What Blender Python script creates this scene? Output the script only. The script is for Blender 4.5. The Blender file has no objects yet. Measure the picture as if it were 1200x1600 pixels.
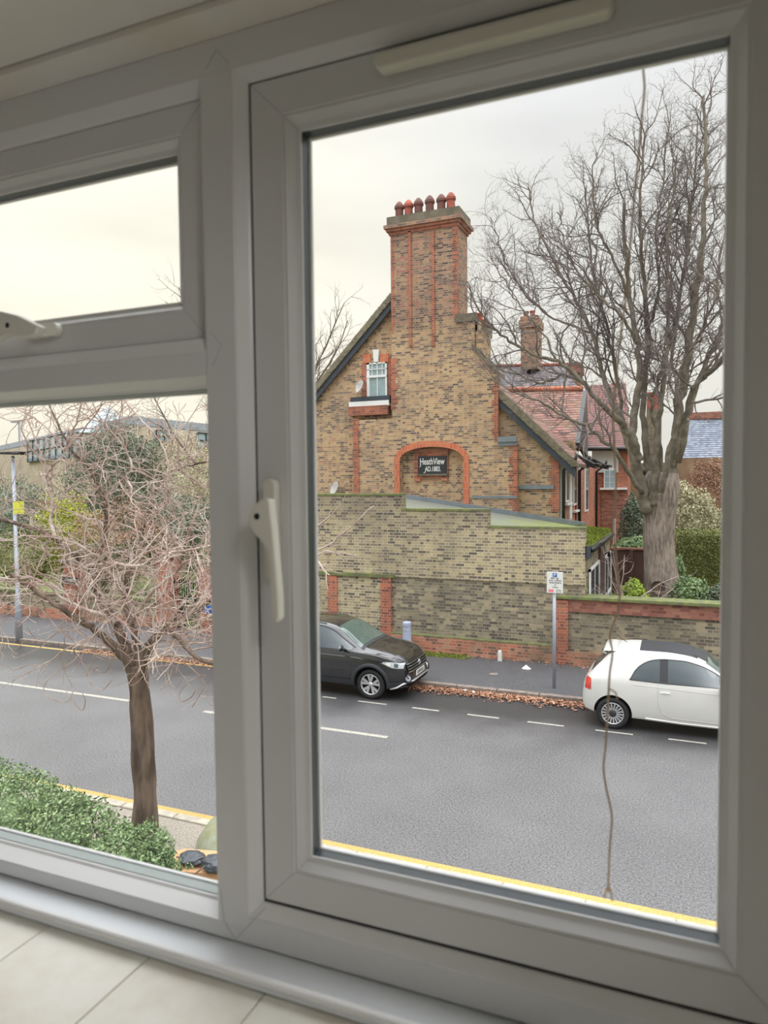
import bpy, bmesh, math, random
import numpy as np
from mathutils import Vector, Matrix, noise as mnoise

S = bpy.context.scene
COL = S.collection
random.seed(7)
rng = np.random.default_rng(7)

# ------------------------------------------------------------------ camera
CZ = 4.75                                   # eye height above the road
CAM = np.array([0.0, 0.0, CZ])
F = 1109.0                                  # focal length in pixels of a 1200x1600 frame
YAW, PITCH, ROLL = math.radians(22.7), math.atan(52 / 1109), math.atan(0.0105)
_f = np.array([-math.sin(YAW) * math.cos(PITCH), math.cos(YAW) * math.cos(PITCH), -math.sin(PITCH)])
_r = np.array([math.cos(YAW), math.sin(YAW), 0.0])
_u = np.cross(_r, _f)
R_ = math.cos(ROLL) * _r - math.sin(ROLL) * _u
U_ = math.sin(ROLL) * _r + math.cos(ROLL) * _u
cam = bpy.data.cameras.new('camera')
cam.sensor_fit = 'VERTICAL'
cam.sensor_height = 34.6
cam.lens = 34.6 * F / 1600
cam.clip_start = 0.02
cam.clip_end = 600
cam.dof.use_dof = True
cam.dof.focus_distance = 17.0
cam.dof.aperture_fstop = 7.0
cam_o = bpy.data.objects.new('camera', cam)
COL.objects.link(cam_o)
cam_o.matrix_world = Matrix(((R_[0], U_[0], -_f[0], 0), (R_[1], U_[1], -_f[1], 0), (R_[2], U_[2], -_f[2], CZ), (0, 0, 0, 1)))
S.camera = cam_o

# survey helpers: where the sight line of a photographed point meets a real plane
def ray(x, y): return _f + R_ * (x - 600) / F - U_ * (y - 800) / F
def onY(x, y, Y): d = ray(x, y); return CAM + d * (Y / d[1])
def onZ(x, y, Z): d = ray(x, y); return CAM + d * ((Z - CZ) / d[2])
def onX(x, y, X): d = ray(x, y); return CAM + d * (X / d[0])
def onD(x, y, D): return CAM + ray(x, y) * D

# ------------------------------------------------------------------ world
S.view_settings.view_transform = 'Standard'
S.view_settings.look = 'None'
S.view_settings.gamma = 1.0
S.view_settings.use_curve_mapping = False
S.view_settings.exposure = 0.0
try:
    S.cycles.max_bounces = 8
    S.cycles.transparent_max_bounces = 16
    S.cycles.sample_clamp_indirect = 6
except Exception:
    pass
W = bpy.data.worlds.new('overcast_sky')
S.world = W
W.use_nodes = True
nt = W.node_tree
nt.nodes.clear()
N, L = nt.nodes.new, nt.links.new
tc = N('ShaderNodeTexCoord'); sep = N('ShaderNodeSeparateXYZ'); L(tc.outputs['Generated'], sep.inputs[0])
ramp = N('ShaderNodeValToRGB'); L(sep.outputs['Z'], ramp.inputs[0])
cr = ramp.color_ramp
cr.elements[0].position = 0.0; cr.elements[0].color = (0.78, 0.76, 0.70, 1)
cr.elements[1].position = 1.0; cr.elements[1].color = (4.4, 4.45, 4.6, 1)
for p, c in ((0.12, (0.82, 0.80, 0.74, 1)), (0.36, (0.81, 0.81, 0.79, 1)), (0.50, (0.86, 0.865, 0.88, 1)), (0.62, (1.7, 1.73, 1.8, 1)), (0.8, (3.8, 3.85, 4.0, 1))):
    e = cr.elements.new(p); e.color = c
# soft cloud streaks
mp = N('ShaderNodeMapping'); mp.inputs['Scale'].default_value = (1.2, 1.2, 5.0); L(tc.outputs['Generated'], mp.inputs[0])
nz = N('ShaderNodeTexNoise'); nz.inputs['Scale'].default_value = 2.2; nz.inputs['Detail'].default_value = 5; L(mp.outputs[0], nz.inputs['Vector'])
mr = N('ShaderNodeMapRange'); L(nz.outputs['Fac'], mr.inputs[0])
mr.inputs['From Min'].default_value = 0.3; mr.inputs['From Max'].default_value = 0.7
mr.inputs['To Min'].default_value = 0.93; mr.inputs['To Max'].default_value = 1.09
# the thin place in the cloud, low on the left, where the sun sits behind
vd = N('ShaderNodeVectorMath'); vd.operation = 'DOT_PRODUCT'
g = ray(60, 330); g = g / np.linalg.norm(g)
nrm = N('ShaderNodeVectorMath'); nrm.operation = 'NORMALIZE'; L(tc.outputs['Generated'], nrm.inputs[0])
L(nrm.outputs[0], vd.inputs[0]); vd.inputs[1].default_value = tuple(g)
gl = N('ShaderNodeMapRange'); L(vd.outputs['Value'], gl.inputs[0])
gl.interpolation_type = 'SMOOTHSTEP'
gl.inputs['From Min'].default_value = 0.80; gl.inputs['From Max'].default_value = 1.0
gl.inputs['To Min'].default_value = 0.0; gl.inputs['To Max'].default_value = 1.0
glc = N('ShaderNodeMix'); glc.data_type = 'RGBA'; glc.blend_type = 'ADD'
L(gl.outputs[0], glc.inputs['Factor']); L(ramp.outputs[0], glc.inputs['A']); glc.inputs['B'].default_value = (0.22, 0.18, 0.08, 1)
mul = N('ShaderNodeVectorMath'); mul.operation = 'SCALE'; L(glc.outputs['Result'], mul.inputs[0]); L(mr.outputs[0], mul.inputs['Scale'])
bg = N('ShaderNodeBackground'); L(mul.outputs[0], bg.inputs[0]); bg.inputs['Strength'].default_value = 1.06
wo = N('ShaderNodeOutputWorld'); L(bg.outputs[0], wo.inputs[0])

def light(name, kind, loc, energy, size=0.3, color=(1, 1, 1), rot=(0, 0, 0)):
    l = bpy.data.lights.new(name, kind); l.energy = energy; l.color = color
    if kind == 'AREA': l.size = size
    elif kind == 'SUN': l.angle = size
    else: l.shadow_soft_size = size
    o = bpy.data.objects.new(name, l); o.location = loc; o.rotation_euler = rot; COL.objects.link(o); return o
# two unseen fill lights added to brighten the window frame, and a hazy sun behind the clouds on the left
light('high_fill_light', 'POINT', (0.8, -0.15, CZ + 0.84), 26, 0.2, (1, 0.985, 0.975))  # added fill from above for the sill and lower frame
light('low_fill_light', 'POINT', (1.15, -0.25, CZ - 0.34), 9, 0.15, (0.98, 0.99, 1.0))  # added low fill for the bottom of the frame, no lamp body
light('hazy_sun', 'SUN', (0, 0, 30), 0.35, 0.6, (1, 0.95, 0.85), (math.radians(48), 0, math.radians(60)))

# ------------------------------------------------------------------ node helper and materials
class NB:
    def __init__(s, m): s.t = m.node_tree
    def n(s, kind, **kw):
        nd = s.t.nodes.new('ShaderNode' + kind)
        for k, v in kw.items():
            if k.startswith('_'): setattr(nd, k[1:], v)
            else: s.set(nd, k, v)
        return nd
    def set(s, nd, k, v):
        k = {'i0': 0, 'i1': 1, 'i2': 2}.get(k, k.replace('__', ' '))
        i = nd.inputs[k]
        if hasattr(v, 'is_output') or isinstance(v, bpy.types.NodeSocket): s.t.links.new(v, i)
        else: i.default_value = v
    def math(s, op, a, b=0.0, c=0.0):
        nd = s.n('Math', _operation=op)
        for k, v in enumerate((a, b, c)): s.set(nd, 'i%d' % k, v)
        return nd.outputs[0]
    def noise(s, vec, scale, detail=3, rough=0.5):
        nd = s.n('TexNoise', Scale=scale, Detail=detail, Roughness=rough)
        if vec is not None: s.t.links.new(vec, nd.inputs['Vector'])
        return nd.outputs['Fac']
    def ramp(s, fac, stops, const=False):
        nd = s.n('ValToRGB'); s.t.links.new(fac, nd.inputs[0]); r = nd.color_ramp
        if const: r.interpolation = 'CONSTANT'
        r.elements[0].position = stops[0][0]; r.elements[0].color = c4(stops[0][1])
        r.elements[1].position = stops[-1][0]; r.elements[1].color = c4(stops[-1][1])
        for p, c in stops[1:-1]: r.elements.new(p).color = c4(c)
        return nd.outputs[0]
    def mix(s, fac, a, b, mode='MIX'):
        nd = s.n('Mix', _data_type='RGBA', _blend_type=mode)
        for k, v in (('Factor', fac), ('A', a), ('B', b)): s.set(nd, k, v)
        return nd.outputs['Result']
    def rangef(s, v, a, b, c=0.0, d=1.0):
        nd = s.n('MapRange'); s.t.links.new(v, nd.inputs[0])
        for k, x in (('From Min', a), ('From Max', b), ('To Min', c), ('To Max', d)): nd.inputs[k].default_value = x
        return nd.outputs[0]
def srgb(v):
    v = v / 255.0
    return v / 12.92 if v <= 0.04045 else ((v + 0.055) / 1.055) ** 2.4
def c4(c):
    return (c[0], c[1], c[2], 1.0) if max(c) <= 1.0 else (srgb(c[0]), srgb(c[1]), srgb(c[2]), 1.0)
def newmat(name):
    m = bpy.data.materials.new(name); m.use_nodes = True
    return m, NB(m), m.node_tree.nodes['Principled BSDF']
def mat(name, col, rough=0.6, metal=0.0, var=0.0, scale=8.0, col2=None, bump=0.0, spec=0.5, coat=0.0, detail=4, bscale=None):
    m, b, p = newmat(name)
    p.inputs['Roughness'].default_value = rough; p.inputs['Metallic'].default_value = metal
    p.inputs['Specular IOR Level'].default_value = spec
    if coat: p.inputs['Coat Weight'].default_value = coat; p.inputs['Coat Roughness'].default_value = 0.04
    if var or col2:
        pos = b.n('NewGeometry').outputs['Position']
        f = b.noise(pos, scale, detail, 0.6)
        c = c4(col)
        if col2: out = b.mix(b.rangef(f, 0.38, 0.62), c, c4(col2))
        else:
            lo = tuple(x * (1 - var) for x in c[:3]); hi = tuple(min(1, x * (1 + var)) for x in c[:3])
            out = b.mix(b.rangef(f, 0.3, 0.7), lo + (1,), hi + (1,))
        b.t.links.new(out, p.inputs['Base Color'])
        if bump:
            f2 = f if bscale is None else b.noise(pos, bscale, 5, 0.6)
            bp = b.n('Bump', Strength=bump, Distance=0.02, Height=f2); b.t.links.new(bp.outputs[0], p.inputs['Normal'])
    else:
        p.inputs['Base Color'].default_value = c4(col)
    return m
def brickmat(name, stops, mortar, stain=None, stain_amt=0.5, bw=0.235, bh=0.078, mw=0.016, stain_scale=0.9, top_soot=None):
    """coursed brick: every brick its own colour from the ramp, mortar joints, blotchy weathering"""
    m, b, p = newmat(name)
    geo = b.n('NewGeometry')
    ps = b.n('SeparateXYZ', i0=geo.outputs['Position']); ns = b.n('SeparateXYZ', i0=geo.outputs['Normal'])
    gx = b.math('GREATER_THAN', b.math('ABSOLUTE', ns.outputs['X']), 0.7)
    gz = b.math('GREATER_THAN', b.math('ABSOLUTE', ns.outputs['Z']), 0.8)
    u = b.math('ADD', b.math('MULTIPLY', ps.outputs['X'], b.math('SUBTRACT', 1.0, gx)), b.math('MULTIPLY', ps.outputs['Y'], gx))
    v = b.math('ADD', b.math('MULTIPLY', ps.outputs['Z'], b.math('SUBTRACT', 1.0, gz)), b.math('MULTIPLY', ps.outputs['Y'], gz))
    vr = b.math('DIVIDE', v, bh); row = b.math('FLOOR', vr); fv = b.math('SUBTRACT', vr, row)
    ur = b.math('ADD', b.math('DIVIDE', u, bw * 1.5), b.math('MULTIPLY', b.math('FLOORED_MODULO', row, 2.0), 0.5))
    col = b.math('FLOOR', ur); fu0 = b.math('SUBTRACT', ur, col)
    hd = b.math('GREATER_THAN', fu0, 0.667)                       # header after every stretcher
    fu = b.math('MULTIPLY', b.math('SUBTRACT', fu0, b.math('MULTIPLY', hd, 0.667)), 1.5)
    cell = b.n('CombineXYZ', i0=b.math('ADD', b.math('MULTIPLY', col, 2.0), hd), i1=row)
    wn = b.n('TexWhiteNoise', _noise_dimensions='2D'); b.t.links.new(cell.outputs[0], wn.inputs['Vector'])
    pos = geo.outputs['Position']
    big = b.noise(pos, stain_scale, 4, 0.6)
    fac = b.math('ADD', wn.outputs['Value'], b.math('MULTIPLY', b.math('SUBTRACT', big, 0.5), 1.1))
    c = b.ramp(fac, stops)
    joint = b.math('MAXIMUM', b.math('LESS_THAN', b.math('MULTIPLY', fu, bw), mw), b.math('LESS_THAN', b.math('MULTIPLY', fv, bh), mw))
    jn = b.rangef(b.noise(pos, 3.0, 3), 0.25, 0.6, 0.5, 1.0)
    c = b.mix(b.math('MULTIPLY', joint, jn), c, c4(mortar))
    if stain:
        c = b.mix(b.math('MULTIPLY', b.rangef(b.noise(pos, 0.55, 5, 0.65), 0.48, 0.68), stain_amt), c, c4(stain))
    if top_soot:                                  # weathered top courses: a band at a real height on the wall
        z0, z1, sc = top_soot
        t = b.rangef(b.math('ADD', ps.outputs['Z'], b.math('MULTIPLY', b.math('SUBTRACT', b.noise(pos, 1.3, 4, 0.6), 0.5), 1.2)), z0, z1)
        c = b.mix(b.math('MULTIPLY', t, 0.62), c, c4(sc))
    b.t.links.new(c, p.inputs['Base Color'])
    p.inputs['Roughness'].default_value = 0.9; p.inputs['Specular IOR Level'].default_value = 0.2
    bp = b.n('Bump', Strength=0.35, Distance=0.01, Height=b.math('SUBTRACT', 1.0, joint)); b.t.links.new(bp.outputs[0], p.inputs['Normal'])
    return m
def tilemat(name, stops, course=0.11, tw=0.17, axis='X', moss=None, moss_amt=0.5):
    """roof tiles in courses"""
    m, b, p = newmat(name)
    geo = b.n('NewGeometry'); ps = b.n('SeparateXYZ', i0=geo.outputs['Position'])
    vr = b.math('DIVIDE', ps.outputs['Z'], course); row = b.math('FLOOR', vr); fv = b.math('SUBTRACT', vr, row)
    ur = b.math('ADD', b.math('DIVIDE', ps.outputs[axis], tw), b.math('MULTIPLY', b.math('FLOORED_MODULO', row, 2.0), 0.5))
    col = b.math('FLOOR', ur); fu = b.math('SUBTRACT', ur, col)
    cell = b.n('CombineXYZ', i0=col, i1=row)
    wn = b.n('TexWhiteNoise', _noise_dimensions='2D'); b.t.links.new(cell.outputs[0], wn.inputs['Vector'])
    big = b.noise(geo.outputs['Position'], 1.2, 4, 0.6)
    c = b.ramp(b.math('ADD', wn.outputs['Value'], b.math('MULTIPLY', b.math('SUBTRACT', big, 0.5), 1.2)), stops)
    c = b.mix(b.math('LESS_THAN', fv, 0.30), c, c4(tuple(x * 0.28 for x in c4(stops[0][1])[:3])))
    if moss: c = b.mix(b.math('MULTIPLY', b.rangef(b.noise(geo.outputs['Position'], 2.2, 5, 0.7), 0.42, 0.6), moss_amt), c, c4(moss))
    b.t.links.new(c, p.inputs['Base Color']); p.inputs['Roughness'].default_value = 0.85
    bp = b.n('Bump', Strength=0.8, Distance=0.03, Height=fv); b.t.links.new(bp.outputs[0], p.inputs['Normal'])
    return m
def emis(name, col, st):
    m, b, p = newmat(name)
    p.inputs['Base Color'].default_value = c4(col); p.inputs['Emission Color'].default_value = c4(col); p.inputs['Emission Strength'].default_value = st
    return m
def glassmat(name, tint=(1, 1, 1), refl=0.06, rough=0.0):
    m, b, p = newmat(name)
    b.t.nodes.remove(p)
    tr = b.n('BsdfTransparent', Color=c4(tint)); gl_ = b.n('BsdfGlossy', Roughness=rough)
    lw = b.n('LayerWeight', Blend=0.5)
    f = b.math('ADD', b.math('MULTIPLY', b.math('POWER', lw.outputs['Facing'], 4.0), 0.35), refl)
    mx = b.n('MixShader', i0=f, i1=tr.outputs[0], i2=gl_.outputs[0])
    b.t.links.new(mx.outputs[0], b.t.nodes['Material Output'].inputs[0])
    return m

ST = [(0.0, (107, 92, 81)), (0.2, (142, 119, 98)), (0.42, (183, 154, 116)), (0.7, (196, 165, 123)), (0.88, (180, 137, 103)), (1.0, (129, 113, 104))]
M = dict(
    upvc=mat('white_upvc', (214, 214, 214), 0.32, spec=0.5, var=0.03, scale=3),
    upvc_edge=mat('upvc_bead', (224, 224, 224), 0.28),
    gasket=mat('black_gasket', (26, 28, 30), 0.5),
    spacer=mat('dark_glazing_spacer', (58, 66, 70), 0.35),
    spacer2=mat('grey_glazing_spacer', (150, 160, 158), 0.35),
    plaster=mat('cream_painted_plaster', (222, 219, 214), 0.85, var=0.05, scale=3, col2=(216, 208, 190)),
    ceil=mat('ceiling_paint', (216, 213, 207), 0.9, var=0.03, scale=2),
    wallp=mat('room_paint', (214, 210, 202), 0.9),
    board=mat('white_gloss_sill_board', (222, 226, 230), 0.35),
    tile=mat('cream_sill_tile', (226, 224, 214), 0.35, var=0.04, scale=14, col2=(216, 210, 196)),
    grout=mat('tile_grout', (196, 190, 178), 0.8),
    hplastic=mat('white_handle_plastic', (222, 220, 208), 0.3),
    hole=mat('dark_recess', (20, 16, 12), 0.6),
    glass=glassmat('window_glass', (0.996, 0.998, 0.996), 0.006),
    stock=brickmat('london_stock_brick', ST, (193, 177, 158), (125, 111, 101), 0.45, top_soot=(9.2, 11.6, (124, 98, 79))),
    stock_chim=brickmat('sooty_stock_brick', [(0, (95, 80, 74)), (0.4, (143, 118, 97)), (0.75, (173, 140, 109)), (1, (163, 109, 94))], (175, 158, 145), (101, 86, 80), 0.5),
    garden=brickmat('weathered_tan_brick', [(0, (100, 92, 80)), (0.25, (139, 127, 105)), (0.5, (168, 154, 124)), (0.78, (185, 170, 131)), (1, (132, 118, 103))], (202, 194, 171), (119, 111, 98), 0.45, top_soot=(3.2, 4.4, (91, 83, 76))),
    garden_low=brickmat('grey_weathered_brick', [(0, (91, 85, 76)), (0.35, (124, 115, 98)), (0.65, (149, 139, 115)), (0.9, (173, 159, 129)), (1, (113, 105, 94))], (159, 151, 134), (98, 92, 80), 0.5),
    red=brickmat('red_brick', [(0, (128, 82, 70)), (0.4, (166, 98, 78)), (0.75, (188, 112, 86)), (1, (150, 106, 90))], (176, 146, 126), (104, 76, 66), 0.5),
    red_b=brickmat('bright_red_brick', [(0, (184, 96, 70)), (0.5, (206, 112, 80)), (1, (198, 126, 94))], (196, 150, 124), (138, 88, 70), 0.3, bw=0.075, bh=0.23),
    plinth=brickmat('worn_red_plinth_brick', [(0, (112, 88, 76)), (0.35, (158, 104, 84)), (0.7, (190, 118, 92)), (1, (176, 138, 116))], (180, 156, 136), (104, 96, 80), 0.7, stain_scale=2.0),
    modern=brickmat('modern_buff_brick', [(0, (186, 168, 148)), (0.5, (200, 184, 162)), (1, (208, 194, 172))], (210, 200, 182)),
    pink=brickmat('dull_pink_brick', [(0, (120, 76, 68)), (0.5, (150, 98, 86)), (1, (166, 118, 100))], (140, 112, 98)),
    lead=mat('lead_flashing', (122, 130, 136), 0.5, var=0.15, scale=4),
    barge=mat('dark_bargeboard', (58, 64, 72), 0.55, var=0.2, scale=5),
    black=mat('black_paint', (22, 24, 26), 0.35),
    white=mat('white_paint', (226, 228, 226), 0.45),
    render=mat('pale_render', (206, 208, 204), 0.8, var=0.06, scale=3),
    slate=tilemat('grey_slate', [(0, (92, 88, 92)), (0.5, (122, 116, 118)), (1, (142, 128, 124))]),
    slate_b=tilemat('blue_grey_slate', [(0, (104, 112, 126)), (0.5, (128, 136, 150)), (1, (144, 150, 160))], course=0.13),
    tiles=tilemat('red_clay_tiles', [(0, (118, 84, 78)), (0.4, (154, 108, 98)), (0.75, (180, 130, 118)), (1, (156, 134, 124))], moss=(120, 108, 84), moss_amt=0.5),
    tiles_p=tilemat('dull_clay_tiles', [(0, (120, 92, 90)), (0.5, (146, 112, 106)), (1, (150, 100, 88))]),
    moss=mat('moss', (128, 142, 40), 0.95, col2=(92, 100, 44), scale=9, bump=0.6),
    mossroof=mat('mossy_felt_roof', (112, 116, 92), 0.9, col2=(132, 148, 46), scale=2.6, bump=0.5),
    mossroof2=mat('grey_felt_roof', (118, 124, 106), 0.9, col2=(106, 116, 72), scale=1.6, bump=0.3),
    mosscop=mat('mossy_coping', (98, 100, 78), 0.9, col2=(120, 128, 70), scale=6, bump=0.4),
    verge=mat('lichen_roof_verge', (112, 102, 90), 0.9, col2=(134, 128, 104), scale=7, bump=0.6),
    pot=mat('terracotta_pot', (176, 92, 72), 0.8, col2=(120, 70, 62), scale=6),
    potd=mat('sooty_pot', (98, 76, 72), 0.8, col2=(122, 72, 62), scale=6),
    stone=mat('stone_cap', (122, 112, 98), 0.9, col2=(96, 92, 74), scale=5, bump=0.4),
    curtain=mat('net_curtain', (150, 170, 172), 0.5, var=0.12, scale=9),
    dglass=mat('dark_window_glass', (70, 82, 88), 0.08, spec=0.9),
    pglass=mat('pale_window_glass', (150, 172, 182), 0.1, spec=0.8),
    dish=mat('dish_grey', (188, 186, 182), 0.5),
    galv=mat('galvanised_grey', (164, 170, 182), 0.45, metal=0.25, var=0.08, scale=6),
    bollard=mat('painted_grey_blue', (168, 176, 196), 0.5, var=0.1, scale=9),
    yellow=mat('yellow_road_paint', (196, 164, 98), 0.7, col2=(178, 142, 78), scale=40),
    wline=mat('white_road_paint', (176, 173, 160), 0.7, col2=(146, 143, 134), scale=30),
    kerb=mat('kerb_stone', (140, 128, 118), 0.8, col2=(112, 102, 94), scale=7),
    kerbn=mat('pale_kerb_stone', (186, 180, 164), 0.8, col2=(164, 156, 142), scale=7),
    grillem=mat('matt_grille_black', (14, 15, 17), 0.7, spec=0.2),
    soil=mat('garden_soil', (86, 78, 58), 0.95, col2=(98, 106, 58), scale=1.5, bump=0.4),
    lawn=mat('lawn_grass', (108, 118, 66), 0.95, col2=(92, 92, 58), scale=3, bump=0.4),
    bark=mat('tree_bark', (150, 136, 126), 0.9, col2=(112, 98, 90), scale=9, bump=0.9, bscale=22),
    limb=mat('limb_bark', (128, 120, 106), 0.9, col2=(94, 86, 74), scale=5, bump=0.5),
    twig=mat('grey_twig', (112, 102, 98), 0.85),
    bark2=mat('brown_trunk_bark', (112, 92, 76), 0.9, col2=(76, 60, 50), scale=6, bump=1.0, bscale=18),
    twig2=mat('pinkish_twig', (196, 182, 172), 0.8, col2=(150, 122, 112), scale=3),
    string=mat('tan_twine', (176, 152, 128), 0.8, var=0.15, scale=60),
    card=mat('cardboard', (206, 160, 116), 0.85),
    bag=mat('black_bin_bag', (66, 72, 80), 0.28, spec=0.7, var=0.3, scale=20, bump=0.8),
    cover=mat('grey_green_cover', (150, 158, 140), 0.5, col2=(140, 140, 100), scale=5),
    rubber=mat('tyre_rubber', (30, 31, 33), 0.75),
    alloy=mat('silver_alloy', (206, 206, 208), 0.3, metal=0.7),
    chrome=mat('chrome', (220, 222, 226), 0.12, metal=0.95),
    carwhite=mat('white_car_paint', (206, 205, 200), 0.3, coat=0.6, var=0.03, scale=2),
    carblack=mat('black_car_paint', (12, 13, 18), 0.22, coat=1.0, spec=0.7),
    carplast=mat('grey_black_plastic', (44, 46, 50), 0.55),
    carglass=mat('tinted_car_glass', (48, 62, 66), 0.05, spec=1.0, coat=0.6),
    screenglass=mat('windscreen_glass', (72, 90, 84), 0.05, spec=1.0, coat=0.4),
    seat=mat('car_seat_cloth', (120, 116, 110), 0.8),
    lampglass=mat('headlamp_glass', (196, 202, 208), 0.1, metal=0.3, coat=1.0),
    tail=mat('red_tail_lamp', (196, 60, 50), 0.2, coat=0.6),
    plate=mat('plate_white', (220, 222, 216), 0.4),
    ink=mat('black_lettering', (26, 26, 30), 0.6),
    letter=mat('white_lettering', (230, 230, 226), 0.6),
    blue=mat('blue_sign', (34, 96, 180), 0.5),
    redink=mat('pale_red_print', (232, 130, 146), 0.6),
    ysign=mat('yellow_sign', (214, 216, 60), 0.5),
    slatesign=mat('dark_slate_plaque', (42, 46, 50), 0.5),
    paper=mat('white_litter', (226, 226, 226), 0.8),
    shed=mat('dark_brown_fence', (84, 58, 52), 0.8, var=0.15, scale=3),
    ivywall=mat('faded_brown_wall', (152, 130, 104), 0.9, col2=(132, 106, 84), scale=1.5),
    fabricsky=mat('black_canopy', (40, 44, 48), 0.6),
)
m_, b_, p_ = newmat('mossy_felt_roof')
ps_ = b_.n('NewGeometry').outputs['Position']; sx_ = b_.n('SeparateXYZ', i0=ps_)
f_ = b_.rangef(b_.math('ADD', sx_.outputs['X'], b_.math('MULTIPLY', b_.math('SUBTRACT', b_.noise(ps_, 1.6, 5, 0.65), 0.5), 5.0)), -5.4, -3.2)
b_.t.links.new(b_.mix(f_, c4((126, 130, 118)), c4((136, 146, 70))), p_.inputs['Base Color']); p_.inputs['Roughness'].default_value = 0.9
M['mossroof'] = m_
# furrowed bark: noise stretched along the trunk
for nm_, a_, c_ in (('bark', (158, 144, 132), (104, 92, 84)), ('bark2', (124, 106, 92), (72, 58, 50))):
    m_, b_, p_ = newmat('furrowed_' + nm_)
    ps_ = b_.n('NewGeometry').outputs['Position']; mp_ = b_.n('Mapping', i0=ps_); mp_.inputs['Scale'].default_value = (1, 1, .22)
    f_ = b_.noise(mp_.outputs[0], 16 if nm_ == 'bark' else 9, 5, 0.65); g_ = b_.noise(ps_, 2.2, 3)
    b_.t.links.new(b_.mix(b_.rangef(b_.math('ADD', f_, b_.math('MULTIPLY', g_, .3)), .5, .78), c4(c_), c4(a_)), p_.inputs['Base Color'])
    p_.inputs['Roughness'].default_value = .9; bp_ = b_.n('Bump', Strength=1.0, Distance=0.03, Height=f_); b_.t.links.new(bp_.outputs[0], p_.inputs['Normal'])
    M[nm_] = m_
# asphalt: fine aggregate speckle, darker patched and damp areas along the parking bays
def asphalt(name, base, lo, dark=None, wet=None):
    m, b, p = newmat(name)
    pos = b.n('NewGeometry').outputs['Position']; ps = b.n('SeparateXYZ', i0=pos)
    sp = b.noise(pos, 38.0, 3, 0.8)
    c = b.ramp(sp, [(0.40, lo), (0.5, base), (0.60, tuple(min(255, x * 1.22) for x in base))])
    c = b.mix(0.25, c, b.ramp(b.noise(pos, 0.6, 4, 0.6), [(0.35, lo), (0.65, base)]))
    if dark:
        t = b.rangef(b.math('ADD', ps.outputs['Y'], b.math('MULTIPLY', b.math('SUBTRACT', b.noise(pos, 0.8, 4, 0.6), 0.5), 2.2)), wet[0], wet[1])
        c = b.mix(b.math('MULTIPLY', t, 0.8), c, c4(dark))
        rr = b.rangef(t, 0, 1, 0.5, 0.32); b.t.links.new(rr, p.inputs['Roughness'])
    else: p.inputs['Roughness'].default_value = 0.6
    p.inputs['Specular IOR Level'].default_value = 0.5
    b.t.links.new(c, p.inputs['Base Color'])
    bp = b.n('Bump', Strength=0.4, Distance=0.006, Height=sp); b.t.links.new(bp.outputs[0], p.inputs['Normal'])
    return m
M['road'] = asphalt('road_asphalt', (106, 105, 105), (58, 58, 59), (48, 48, 50), (12.4, 14.0))
M['pave'] = asphalt('pavement_asphalt', (84, 84, 86), (60, 60, 62))
M['nearpave'] = asphalt('near_pavement', (150, 142, 130), (120, 112, 102))
def leafmat(name, a, b_, c_):
    m, b, p = newmat(name)
    gi = b.n('NewGeometry')
    r = b.noise(gi.outputs['Position'], 30, 1)
    r2 = b.noise(gi.outputs['Position'], 1.5, 3)
    c = b.ramp(b.math('ADD', b.math('MULTIPLY', r, 0.75), b.math('MULTIPLY', r2, 0.25)), [(0.34, a), (0.5, b_), (0.66, c_)])
    b.t.links.new(c, p.inputs['Base Color']); p.inputs['Roughness'].default_value = 0.55
    return m
M['leaf_hedge'] = leafmat('hedge_leaf', (78, 74, 40), (104, 112, 52), (148, 150, 84))
M['leaf_green'] = leafmat('shrub_leaf', (70, 92, 58), (112, 138, 88), (168, 186, 134))
M['leaf_bright'] = leafmat('bright_leaf', (98, 120, 44), (150, 176, 60), (196, 210, 96))
M['leaf_pale'] = leafmat('pale_variegated_leaf', (126, 120, 92), (178, 172, 136), (212, 206, 178))
M['leaf_ever'] = leafmat('evergreen_leaf', (58, 68, 54), (100, 112, 90), (150, 158, 136))
M['leaf_brown'] = leafmat('brown_leaf', (110, 78, 62), (158, 120, 96), (190, 150, 122))
M['leaf_yel'] = leafmat('yellow_green_leaf', (120, 126, 44), (170, 174, 60), (206, 204, 96))
M['litter'] = leafmat('fallen_leaf', (104, 68, 52), (156, 108, 82), (206, 166, 136))

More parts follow.
